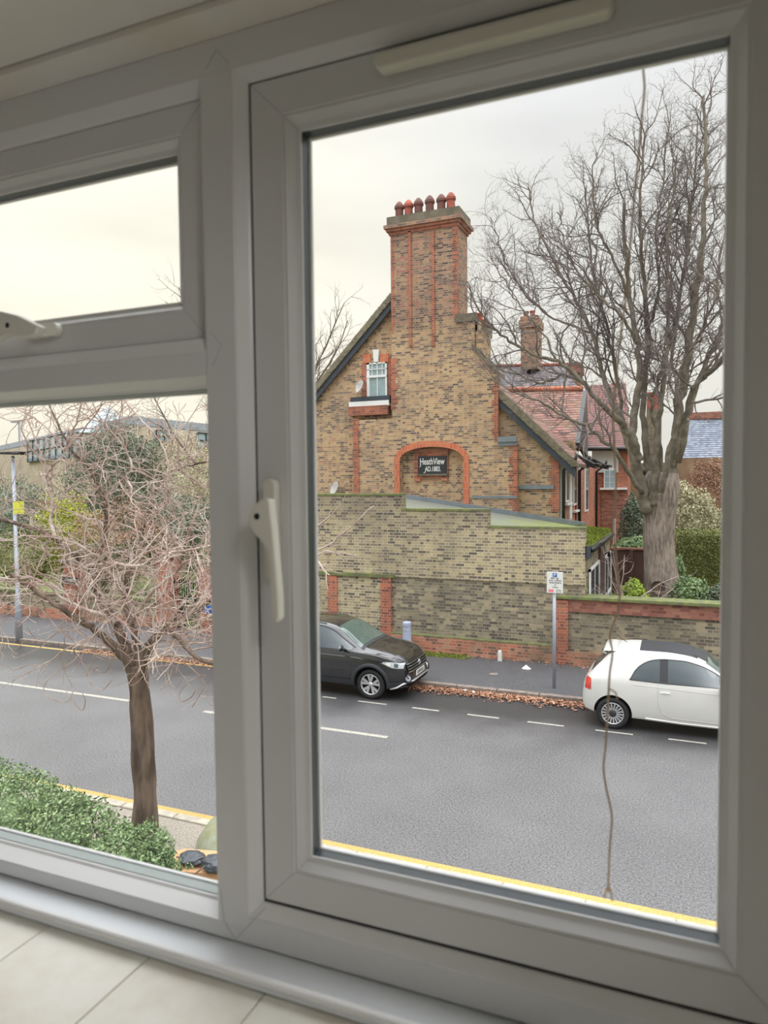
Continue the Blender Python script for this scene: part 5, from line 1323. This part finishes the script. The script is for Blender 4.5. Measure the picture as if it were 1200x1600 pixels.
shrub('evergreen_shrub', 'green bush beyond the hedge at the right edge of the view', 'shrub', 1135, 860, 800, 30, 80, 'leaf_green', 4000, .05, 49, zb=.75)
# bare twiggy bush by the fence
rs = np.random.default_rng(9); bb = MB(); bb.nomerge = True
b0 = P(975, 940, 19.8); tb = thing('bare_bush', 'bare twiggy bush between the annex doors and the bright shrub', 'bush', (b0[0], 19.8, .75))
for k in range(9):
    pts = branch_path((b0[0] + rs.uniform(-.2, .2), 19.8, .72), (rs.uniform(-.9, .9), rs.uniform(-.3, .3), 1), 2.1, 8, .16, 0, rs); bb.tube(pts, list(np.linspace(.02, .008, 9)), 4)
    kids(bb, pts, .02, .008, 0, [(4, (.3, .8), .8, .2, 0, 3, 5, .1), (4, (.1, .3), .8, .2, 0, 3, 3, .1)], rs)
bb.build('twigs', 'twig2', tb)['kind'] = 'stuff'
# left foreground shrubs below the window
for i, (px, yt, yb, wpx, Yv, lab) in enumerate(((20, 1212, 1330, 150, 6.0, 'leftmost of the green shrubs at the foot of the left pane'), (105, 1246, 1360, 130, 5.9, 'middle green shrub at the foot of the left pane'), (205, 1292, 1370, 120, 5.7, 'low green shrub in front of the street tree trunk'), (244, 1322, 1380, 56, 5.6, 'smallest green shrub, beside the cardboard'), (-70, 1190, 1300, 160, 6.3, 'green shrub cut off by the left picture edge'))):
    shrub('green_shrub', lab, 'shrub', px, yb, yt, Yv, wpx, 'leaf_green', 5200, .026, 60 + i, 'green shrubs below the window', zb=.02, lump=.4)
# cover, cardboard and bin bags by the shrubs
c = onZ(345, 1348, .05)
cv = MB(); cv.lathe([(0, .55), (.28, .52), (.48, .42), (.60, .24), (.66, 0)], (c[0] + .20, c[1] + .25, .04), 'Z', 28)
tag(cv.build('rounded_cover', 'cover', smooth=True), 'rounded grey-green cover on the ground right of the street tree foot', 'cover')
k = [onZ(250, 1334, .42), onZ(290, 1326, .42), onZ(420, 1335, .42), onZ(420, 1372, .42), onZ(230, 1358, .42)]
cb = MB().prism(k, (0, 0, -.40)); tag(cb.build('cardboard_box', 'card'), 'flattened brown cardboard box beside the bin bags at the bottom', 'box')
def bag(px, py, r, hh, lab, seed):
    c = onZ(px, py, .44); b = MB(); n = 26; rows = []
    for i in range(n + 1):
        th = math.pi * i / n; row = []
        for j in range(n + 1):
            ph = 6.28318 * (j % n) / n; d = Vector((math.sin(th) * math.cos(ph), math.sin(th) * math.sin(ph), math.cos(th)))
            q = r * (1 + .22 * mnoise.noise(d * 3 + Vector((seed, 0, 0))) + .10 * mnoise.noise(d * 9 + Vector((0, seed, 0))))
            row.append((c[0] + d.x * q, c[1] + d.y * q * .8, .42 + hh / 2 + d.z * hh / 2 * (1 + .2 * mnoise.noise(d * 4))))
        rows.append(row)
    b.grid(rows); return tag(b.build('bin_bag', 'bag', smooth=True), lab, 'bag', 'bin bags')
bag(300, 1346, .16, .12, 'flat black bin bag lying on the cardboard, the left one', 1.0)
bag(338, 1358, .17, .17, 'crumpled shiny bin bag on the cardboard against the mullion', 5.0)

# ================================================================== left pane: the far side of the street
bl = thing('flat_roofed_building', 'modern buff brick building with flat roof far behind the street tree', 'building', (-50, 60, 0))
def dpt(px, py, d): return onD(px, py, d)
def wallseg(p, q, ztop_, name, mt, par=bl, th=.5, z0=0):
    p = np.array([p[0], p[1], z0]); q = np.array([q[0], q[1], z0]); n_ = np.cross(q - p, [0, 0, 1]); n_ /= np.linalg.norm(n_)
    return MB().prism([p, q, q - n_ * th, p - n_ * th], (0, 0, ztop_ - z0)).build(name, mt, par)
C0 = dpt(205, 650, 52); zt_ = C0[2]
def dfor(px, py): r_ = ray(px, py); return (zt_ - CZ) / r_[2]
A0 = dpt(-30, 703, dfor(-30, 703)); B0 = dpt(420, 672, dfor(420, 672)); 
wallseg(A0, C0, zt_ - .6, 'brick_wall', 'modern'); wallseg(C0, B0, zt_ - .6, 'brick_wall', 'modern')
wallseg(A0, C0, zt_, 'roof_parapet', 'galv', z0=zt_ - .7, th=.9); wallseg(C0, B0, zt_, 'roof_parapet', 'galv', z0=zt_ - .7, th=.9)
def onwall(px, py, p, q, off=.15):
    r_ = ray(px, py); p2, q2 = np.array(p[:2]), np.array(q[:2]); e = q2 - p2
    A = np.array([[r_[0], -e[0]], [r_[1], -e[1]]]); s_, t_ = np.linalg.solve(A, p2 - CAM[:2]); pt = CAM + r_ * s_
    n_ = np.array([e[1], -e[0]]); n_ /= np.linalg.norm(n_)
    if n_ @ pt[:2] > 0: n_ = -n_
    return pt + np.array([n_[0] * off, n_[1] * off, 0]), np.array([-n_[0], -n_[1], 0])
def wwin(px0, px1, py0, py1, p, q, mt, name, off=.15, nb=0, par=bl):
    pts = []
    for x, y in ((px0, py1), (px1, py1), (px1, py0), (px0, py0)):
        a_, n_ = onwall(x, y, p, q, off); pts.append(a_)
    pts[1][2] = pts[0][2]; pts[2][2] = pts[3][2]
    o = MB().prism(pts, n_ * .2).build(name, mt, par)
    b = MB(); pts = np.array(pts)
    for k in range(nb + 1):
        t_ = k / max(nb, 1); a_ = pts[0] + (pts[1] - pts[0]) * t_ - n_ * .06; c_ = pts[3] + (pts[2] - pts[3]) * t_ - n_ * .06; b.tube([a_, c_], .06, 4)
    for t_ in (0, .5, 1): b.tube([pts[0] + (pts[3] - pts[0]) * t_ - n_ * .06, pts[1] + (pts[2] - pts[1]) * t_ - n_ * .06], .06, 4)
    if nb: b.build('glazing_bars', 'carplast', o)
    return o
wwin(46, 112, 690, 722, A0, C0, 'pglass', 'window', nb=7); wwin(116, 145, 678, 714, A0, C0, 'pglass', 'window', nb=2)
wwin(241, 266, 672, 690, C0, B0, 'pglass', 'window', nb=2); wwin(306, 332, 676, 700, C0, B0, 'pglass', 'window', nb=2)
k = MB(); c0 = dpt(168, 650, 60); k.lathe([(3.2, -1.2), (0, 1.2)], (c0[0], c0[1], zt_ + .4), 'Z', 4); k.build('glass_skylight', 'pglass', bl)
wwin(-30, 80, 717, 748, A0, C0, 'fabricsky', 'dark_canopy', off=6, nb=6)
# background planting, each its own plant
def D2Y(px, d): return onD(px, 700, d)[1]
for i, (nm, lab, cat, px, yb, yt, Y, wp, mt, n_, sz) in enumerate((
    ('evergreen_tree', 'tall grey-green evergreen tree in front of the flat-roofed building', 'tree', 185, 900, 668, 30, 120, 'leaf_ever', 15000, .085),
    ('olive_tree', 'soft olive-green round tree at the right of the left pane', 'tree', 285, 860, 690, 33, 130, 'leaf_pale', 9000, .08),
    ('evergreen_tree', 'dark evergreen bush above the brick gate piers', 'tree', 270, 930, 775, 24, 150, 'leaf_ever', 12000, .06),
    ('yellow_green_shrub', 'yellow-green feathery shrub behind the wall left of the trunk fork', 'shrub', 108, 960, 775, 22, 80, 'leaf_yel', 6000, .06),
    ('brown_shrub', 'brownish leafless shrub behind the wall in the middle of the left pane', 'shrub', 195, 960, 790, 21, 150, 'leaf_brown', 5200, .05),
    ('evergreen_tree', 'grey-green tree behind the street lamp at the left edge', 'tree', 20, 940, 760, 30, 150, 'leaf_ever', 9000, .08),
    ('yellow_green_shrub', 'dull yellow shrub below the yellow sign', 'shrub', 40, 960, 830, 20.5, 110, 'leaf_hedge', 5200, .05),
    ('brown_shrub', 'pale brown leafless shrub at the right edge of the left pane', 'shrub', 320, 930, 720, 27, 100, 'leaf_pale', 5200, .06),
    ('green_bush', 'bright green bush behind the iron gate', 'shrub', 285, 1000, 915, 20, 60, 'leaf_green', 3800, .05),
    ('evergreen_tree', 'dark bush between the yellow shrub and the gate piers', 'shrub', 160, 970, 850, 21.5, 90, 'leaf_ever', 5200, .05))):
    shrub(nm, lab, cat, px, yb, yt, Y, wp, mt, int(n_ * 1.7), sz * .8, 80 + i, zb=.0, lump=.45, stems=(nm != 'brown_shrub'))
# low brick wall, piers, iron gate
lw = thing('low_brick_wall', 'low reddish brick wall along the far pavement behind the street tree', 'wall', (-20, YW, 0)); lw['kind'] = 'structure'; del lw['category']
a = P(250, 960, YW); z1 = P(100, 930, YW)[2]
pa_, pb_ = P(100, 880, YW - .1)[0] - .1, P(117, 880, YW - .1)[0] + .1
for u0, u1 in ((-40, pa_), (pb_, a[0] - .1)):
    MB().box(u0, u1, YW, YW + .3, 0, z1).build('brick_wall', 'garden_low', lw); MB().box(u0, u1, YW - .05, YW + .02, 0, .42).build('plinth', 'plinth', lw)
    MB().box(u0, u1, YW - .05, YW + .35, z1, z1 + .08).build('coping', 'mosscop', lw)
def pier(px0, px1, pyt, lab):
    a, c = P(px0, pyt, YW - .1), P(px1, pyt, YW - .1); t = thing('gate_pier', lab, 'pier', ((a[0] + c[0]) / 2, YW, 0), 'red brick gate piers')
    MB().box(a[0], c[0], YW - .12, YW + .4, 0, a[2]).build('brick_shaft', 'red', t); MB().box(a[0] - .08, c[0] + .08, YW - .2, YW + .48, a[2], a[2] + .12).build('stone_cap', 'stone', t, bevel=.03)
pier(245, 264, 872, 'red brick gate pier left of the iron gate'); pier(310, 334, 882, 'red brick gate pier right of the iron gate')
pier(100, 117, 880, 'red brick pier carrying the black street name plate')
gt = thing('iron_gate', 'black iron railing gate between two red brick piers', 'gate', (P(288, 990, YW)[0], YW + .1, 0))
x0, x1 = P(266, 960, YW)[0], P(309, 960, YW)[0]; zt2 = P(288, 905, YW)[2]
for k in range(12): x = x0 + (x1 - x0) * (k + .5) / 12; MB().tube([(x, YW + .1, .12), (x, YW + .1, zt2)], .014, 5).build('gate_bar', 'black', gt)
for z_ in (.2, zt2 - .15): MB().box(x0, x1, YW + .08, YW + .12, z_, z_ + .04).build('gate_rail', 'black', gt)
c = P(113, 907, YW - .14); sn = thing('street_name_plate', 'small black street name plate with white letters on a brick pier', 'sign', (c[0], YW - .14, c[2]))
MB().box(c[0] - .42, c[0] + .42, YW - .16, YW - .13, c[2] - .1, c[2] + .1).build('plate', 'ink', sn); text('lettering', 'STREET', .13, (c[0], YW - .165, c[2]), 'letter', sn)
c = P(327, 951, YW - .2); bx = MB().box(c[0] - .16, c[0] + .25, YW - .26, YW - .12, c[2] - .12, c[2] + .14); tag(bx.build('blue_notice', 'blue', bevel=.02), 'small blue box on the right gate pier', 'box'); 
# street lamp with yellow sign; taller lamp far behind
lp = onZ(30, 998, .09); t = thing('street_lamp', 'grey street lamp post with flat black lantern at the left edge', 'street lamp', (lp[0], lp[1], .09)); ly = lp[1]
zt3 = P(28, 712, ly)[2]
MB().tube([(lp[0], ly, .05), (lp[0], ly, 1.4), (lp[0], ly, 1.45), (lp[0], ly, zt3)], [.10, .09, .06, .045], 12).build('post', 'galv', t, smooth=True)
a, c = P(4, 702, ly), P(35, 708, ly)
MB().prism([(a[0], ly - .15, zt3 + .05), (c[0], ly - .15, zt3 + .02), (c[0], ly - .15, zt3 + .12), (a[0], ly - .15, zt3 + .12)], (0, .3, 0)).build('lantern', 'black', t, bevel=.02)
a, c = P(21, 783, ly - .08), P(38, 803, ly - .08)
ys = MB().box(a[0], c[0], ly - .09, ly - .07, c[2], a[2]).build('yellow_notice', 'ysign', None); tag(ys, 'small yellow notice fixed to the street lamp post', 'sign')
lp2 = P(33, 760, 60); t = thing('tall_lamp', 'tall thin distant lamp column above the flat roof line at the left', 'street lamp', (lp2[0], 60, 0))
zt4 = P(33, 660, 60)[2]; MB().tube([(lp2[0], 60, -.02), (lp2[0], 60, zt4)], [.16, .1], 8).build('post', 'galv', t); MB().box(lp2[0] - 1.1, lp2[0] + .1, 59.8, 60.2, zt4, zt4 + .25).build('lantern', 'galv', t)
# ================================================================== the window and the room
Zc = CZ
FY, SYF = .70, .712                 # inner faces of frame and sash
def Wp(px, py, Y=FY): return onY(px, py, Y)
win = thing('window_1', 'white plastic casement window with fixed pane and small top vent', None, (-.6, .74, Zc - .57)); win['kind'] = 'structure'
def ring(x0, x1, z0, z1, prof, name, mt, parent, closed=True, bevel=0):
    """mitred rectangular ring; prof = (inset, Y) points"""
    rows = []
    for d, y in prof + ([prof[0]] if closed else []):
        rows.append([(x0 + d, y, z0 + d), (x1 - d, y, z0 + d), (x1 - d, y, z1 - d), (x0 + d, y, z1 - d), (x0 + d, y, z0 + d)])
    return MB().grid(rows).build(name, mt, parent, bevel=bevel)
# surveyed lines
zFT, zFB = Wp(530, 0)[2], Wp(370, 1470)[2]            # frame top and bottom edges
mx0, mx1 = -.5185, -.4750             # mullion face
sx0, sx1, sz1, sz0 = -.4585, .0955, Zc + .452, Zc - .5050
az0, az1 = sz0, sz1                                   # casement outline
tz1, tz0 = Zc + .1525, Zc + .1240                       # transom face
lx0 = -1.62
ax = sx1
hz, bz = .016, .018                                     # rebate widths at head and foot
# frame members (each a bar of the one outer frame)
fr = MB()
fr.box(lx0 - .06, ax + .10, FY, .752, az1 + hz, zFT)          # head
fr.box(lx0 - .06, mx0 + .01, FY, .752, zFB, Zc - .538); fr.box(mx0 + .01, ax + .10, FY, .752, zFB, az0 - bz)          # bottom
fr.box(lx0 - .06, lx0, FY, .752, Zc - .538, az1 + hz)
fr.box(ax + .016, ax + .10, FY, .752, az0 - bz, az1 + hz)
frame = fr.build('outer_frame', 'upvc', win, bevel=.0018)
MB().box(mx0, mx1, FY - .001, .752, Zc - .538, az1 + hz).build('mullion', 'upvc', win, bevel=.0018)
MB().box(lx0, mx0, FY - .0005, .752, tz0, tz1).build('transom', 'upvc', win, bevel=.0018)
mw_ = .0165
# sloping rebates round the three openings
vz1 = az1 + hz + .0005
ring(mx1 - .0005, ax + mw_, az0 - bz - .0005, az1 + hz + .0005, [(0, FY + .0005), (.0015, FY), (.0135, .7080), (.0155, .7100), (.0155, .750), (0, .750)], 'frame_rebate', 'upvc_edge', win)
ring(lx0 - .001, mx0 + .0145, tz1 - .0005, vz1, [(0, FY + .0005), (.0015, FY), (.0165, .7075), (.0185, .7095), (.0185, .750), (0, .750)], 'frame_rebate', 'upvc_edge', win)
# right opening casement
def sash(x0, x1, z0, z1, name, spmt, face=.0405, bead=.0155):
    b = face + bead
    pr = [(0, .749), (0, SYF + .001), (.001, SYF), (face, SYF), (face + .001, SYF + .0015), (face + .0025, SYF + .0015), (face + .004, SYF + .001), (b - .004, .7215), (b, .724), (b, .726)]
    s_ = ring(x0, x1, z0, z1, pr + [(b, .749)], name, 'upvc', win)
    ring(x0 + b, x1 - b, z0 + b, z1 - b, [(-.002, .7235), (.0022, .7245), (.0022, .7265), (-.002, .7265)], 'glazing_bead_seal', 'upvc_edge', s_)
    ring(x0 + b, x1 - b, z0 + b, z1 - b, [(-.006, .7275), (.0012, .7275), (.0012, .7430), (-.006, .7430)], 'glazing_spacer', spmt, s_)
    ring(x0 + b, x1 - b, z0 + b, z1 - b, [(-.012, .7445), (.0028, .7445), (.0036, .746), (.0036, .7485), (-.012, .7495)], 'outer_bead', 'upvc_edge', s_)
    for y in (.7270, .7434): MB().box(x0 + b - .004, x1 - b + .004, y, y + .0008, z0 + b - .004, z1 - b + .004).build('glass_pane', 'glass', s_)
    # mitre joints at the corners
    for cx_, cz_, dx, dz in ((x0, z0, 1, 1), (x1, z0, -1, 1), (x0, z1, 1, -1), (x1, z1, -1, -1)):
        MB().tube([(cx_, SYF - .00005, cz_), (cx_ + dx * face, SYF - .00005, cz_ + dz * face)], .00035, 4).build('mitre_joint', 'spacer2', s_)
    return s_
cs_ = sash(sx0, sx1, sz0, sz1, 'casement_sash', 'spacer')
# dark gasket gap round the casement
ring(sx0 - .004, sx1 + .004, sz0 - .004, sz1 + .004, [(0, .7125), (.006, .7125), (.006, .7145), (0, .7145)], 'gasket', 'gasket', cs_)
# top vent
vx1 = mx0 - .004; vzb = tz1 + .0185; vzt = vz1 - .0185
vs = sash(lx0 + .02, vx1, vzb, vzt, 'vent_sash', 'spacer', .034, .014)
ring(lx0 + .016, vx1 + .004, vzb - .004, vzt + .004, [(0, .7125), (.006, .7125), (.006, .7145), (0, .7145)], 'gasket', 'gasket', vs)
# fixed pane below
fz1, fz0, fx1 = tz0 + .0005, Zc - .5385, mx0 - .004
fb = Wp(0, 1308, .722)[2]
ins = .012
pr = [(0, FY + .0005), (.001, FY), (ins - .003, .7215), (ins, .724), (ins, .749), (0, .749)]
bd_ = ring(lx0, fx1 + .012, fz0, fz1, pr, 'glazing_bead', 'upvc_edge', win)
ring(lx0 + ins, fx1 + .012 - ins, fz0 + ins, fz1 - ins, [(-.006, .7275), (.0012, .7275), (.0012, .7430), (-.006, .7430)], 'glazing_spacer', 'spacer2', bd_)
ring(lx0 + ins, fx1 + .012 - ins, fz0 + ins, fz1 - ins, [(-.012, .7445), (.0028, .7445), (.0036, .746), (.0036, .7485), (-.012, .7495)], 'outer_bead', 'upvc_edge', bd_)
for y in (.7270, .7434): MB().box(lx0 + ins - .004, fx1 + .012 - ins + .004, y, y + .0008, fz0 + ins - .004, fz1 - ins + .004).build('glass_pane', 'glass', bd_)
# pointed mitre lines where the mullion meets head and sill
for pts in ([(345, 1390), (350, 1440), (368, 1468)], [(368, 1468), (415, 1418)], [(322, 108), (338, 78), (358, 100)], [(330, 520), (346, 540), (332, 572)]):
    MB().tube([Wp(x, y, FY - .0012) for x, y in pts], .0003, 4).build('mitre_joint', 'spacer2', win)
# casement handle: backplate, body and blade
def prism_px(pts, Y0, dY, name, mt, par, bevel=.002):
    return MB().prism([Wp(x, y, Y0) for x, y in pts][::-1], (0, dY, 0)).build(name, mt, par, bevel=bevel, smooth=False)
def stadium(x0, x1, z0, z1, y0, y1, name, mt, par, bevel=.002, vert=True):
    pts = []; r = (x1 - x0) / 2 if vert else (z1 - z0) / 2
    for k in range(13):
        a = math.pi * k / 12
        pts.append((x1 - r + r * math.cos(a), z1 - r + r * math.sin(a)) if vert else (x1 - r + r * math.sin(a), (z0 + z1) / 2 + r * math.cos(a)))
    for k in range(13):
        a = math.pi + math.pi * k / 12
        pts.append((x0 + r + r * math.cos(a), z0 + r + r * math.sin(a)) if vert else (x0 + r + r * math.sin(a), (z0 + z1) / 2 + r * math.cos(a)))
    return MB().prism([(x, y0, z) for x, z in pts], (0, y1 - y0, 0)).build(name, mt, par, bevel=bevel)
p0 = Wp(411, 752, .700); p1 = Wp(430, 752, .700)
hb_ = stadium(p0[0], p1[0], Wp(420, 905, .70)[2], Wp(420, 748, .70)[2], .698, SYF, 'handle_backplate', 'hplastic', cs_)
hl_ = [(388, 820), (389, 803), (394, 791), (403, 783), (414, 778), (420, 781), (422, 800), (425, 825), (428, 860), (431, 895), (434, 930), (435, 965), (433, 972), (427, 973), (424, 960), (422, 915), (420, 880), (416, 862), (409, 848), (398, 836)]
hv = prism_px(hl_, .664, .014, 'handle', 'hplastic', cs_, .003)
c = Wp(405, 806, .664); MB().tube([(c[0], .676, c[2]), ((p0[0] + p1[0]) / 2, .70, c[2])], .009, 16).build('handle_spindle', 'hplastic', hv, smooth=True)
c = Wp(401, 807, .6636); MB().lathe([(0, -.0004), (.0026, -.0004), (.0036, 0), (.0036, .002)], (c[0], c[1], c[2]), 'Y', 20).build('key_hole', 'hole', hv, smooth=True)
# vent handle
p0 = Wp(30, 500, .70); p1 = Wp(88, 520, .70)
vb = stadium(p0[0], p1[0], Wp(60, 527, .70)[2], Wp(60, 505, .70)[2], .700, SYF, 'handle_backplate', 'hplastic', vs, vert=False)
vh = prism_px([(-70, 478), (0, 486), (25, 492), (52, 505), (60, 509), (54, 522), (40, 527), (10, 524), (-20, 535), (-70, 560)], .668, .014, 'handle', 'hplastic', vs, .003)
c = Wp(11, 508, .6676); MB().lathe([(0, -.0004), (.0026, -.0004), (.0034, 0), (.0034, .002)], (c[0], c[1], c[2]), 'Y', 20).build('key_hole', 'hole', vh, smooth=True)
c = Wp(20, 512, .668); MB().tube([(c[0], .678, c[2]), (c[0] - .002, .70, c[2])], .009, 16).build('handle_spindle', 'hplastic', vh)
# trickle vent cover on the casement head
Yv = .694
p0, p1 = Wp(583, 98, Yv), Wp(958, 6, Yv)
stadium(p0[0], p1[0], Wp(600, 105, Yv)[2], Wp(600, 78, Yv)[2], Yv, SYF, 'trickle_vent', 'hplastic', cs_, bevel=.003, vert=False)

# ---- sill board with rounded nose, tiled sill, reveal, soffit, the room
zs = zFB - .004
wl0, wl1 = lx0 - .06, ax + .10
nose = onZ(250, 1490, zs)[1]
sb = MB(); prof = [(FY + .06, zs), (nose + .006, zs), (nose + .002, zs - .002), (nose, zs - .006), (nose + .002, zs - .010), (nose + .006, zs - .013), (FY + .06, zs - .013)]
sb.prism([(wl0, y, z) for y, z in prof], (wl1 - wl0, 0, 0)); tr_ = sb.build('trim_1', 'board'); struct(tr_)
bdn = MB().tube([(wl0, nose + .004, zs + .0015), (wl1, nose + .004, zs + .0015)], .0055, 12).build('trim_2', 'upvc_edge', smooth=True); struct(bdn)
zt5 = zs - .013
ts = thing('tiled_sill', None, None, (-.7, .45, zt5)); ts['kind'] = 'structure'
MB().box(wl0 - .2, wl1 + .2, .20, FY + .1, zt5 - .06, zt5 - .003).build('grout_bed', 'grout', ts)
j0, j1 = onZ(120, 1600, zt5), onZ(215, 1510, zt5); k0 = onZ(55, 1462, zt5)
tx = (j0[0] + j1[0]) / 2; tw_ = abs(tx - k0[0])
for i in range(-8, 9):
    x = tx + i * tw_
    if x > wl1 + .1 or x < wl0 - .2: continue
    MB().box(x + .0012, x + tw_ - .0012, .205, nose + .02, zt5 - .01, zt5).build('sill_tile', 'tile', ts, bevel=.0008)
# wall with the opening (inner leaf, outer leaf as one masonry wall)
wz0, wz1 = zt5 - .05, zFT + .012
RX0, RX1, RY0, RZ0, RZ1 = -3.2, 1.9, -3.2, CZ - 1.45, CZ + .95
struct(MB().box(RX0 - .2, wl0, .30, .86, RZ0 - .3, RZ1 + .3).build('wall_front_left', 'wallp')) 
w2 = MB(); w2.box(wl1, RX1 + .2, .30, .86, RZ0 - .3, RZ1 + .3); struct(w2.build('wall_front_right', 'wallp'))
w3 = MB(); w3.box(wl0, wl1, .30, .86, RZ0 - .3, wz0 - .012); struct(w3.build('wall_front_lower', 'wallp'))
hd_ = MB(); hd_.box(wl0, wl1, .30, .86, wz1 + .02, RZ1 + .3); struct(hd_.build('wall_front_upper', 'ceil'))
# soffit board of the reveal and the plaster fillet against the frame
gy = onZ(0, 103, wz1)[1]
struct(MB().box(wl0, wl1, gy, .80, zFT, wz1 + .02).build('trim_3', 'plaster'))
struct(MB().box(wl0, wl1, .30, gy - .002, wz1 - .004, wz1 + .02).build('ceiling_soffit', 'ceil'))
def rb(n, *a, mt='wallp'): struct(MB().box(*a).build(n, mt))
rb('wall_left', RX0 - .15, RX0, RY0, .30, RZ0, RZ1); rb('wall_right', RX1, RX1 + .15, RY0, .30, RZ0, RZ1); rb('wall_back', RX0, RX1, RY0 - .15, RY0, RZ0, RZ1)
rb('ceiling', RX0, RX1, RY0, .30, RZ1, RZ1 + .15, mt='ceil'); rb('floor', RX0, RX1, RY0, .30, RZ0 - .15, RZ0, mt='wallp')
lampt = thing('added_ceiling_fitting', 'plain round unseen fitting added on the ceiling at the fill light', 'lamp', (.8, -.15, RZ1)); MB().lathe([(0, 0), (.12, 0), (.12, -.03), (.05, -.05), (0, -.05)], (.8, -.15, RZ1), 'Z', 20).build('added_fitting_base', 'white', lampt)  # unseen fitting added to go with the upper fill light

# ---- the thin strand hanging outside the pane
pth = [(1006, 60), (1005, 105), (1007, 140), (1002, 190), (999, 230), (992, 300), (985, 380), (978, 460), (968, 540), (962, 600), (958, 650), (960, 700), (962, 760), (959, 820), (963, 880), (968, 925), (966, 955), (958, 975), (953, 995), (957, 1020), (953, 1050), (951, 1078), (949, 1120), (946, 1170), (943, 1200), (948, 1235), (956, 1275), (953, 1320), (951, 1365), (950, 1392)]
st_ = MB(); st_.tube(refine([P(x, y, .80) for x, y in pth], 4), .0013, 6)
hs = thing('hanging_strand', 'thin tan strand hanging down outside the right-hand pane', 'string', tuple(P(1006, 60, .80)))
st_.build('strand', 'string', hs, smooth=True)
fy_ = MB(); 
for q in ([(951, 1075), (962, 1082), (965, 1092)], [(951, 1382), (946, 1392), (944, 1403)], [(951, 1382), (955, 1395), (957, 1408)]): fy_.tube([P(x, y, .80) for x, y in q], .0010, 5)
fy_.lathe([(0, -.002), (.0035, 0), (0, .002)], tuple(P(950, 1392, .80)), 'Z', 8); fy_.build('frayed_end', 'string', hs)
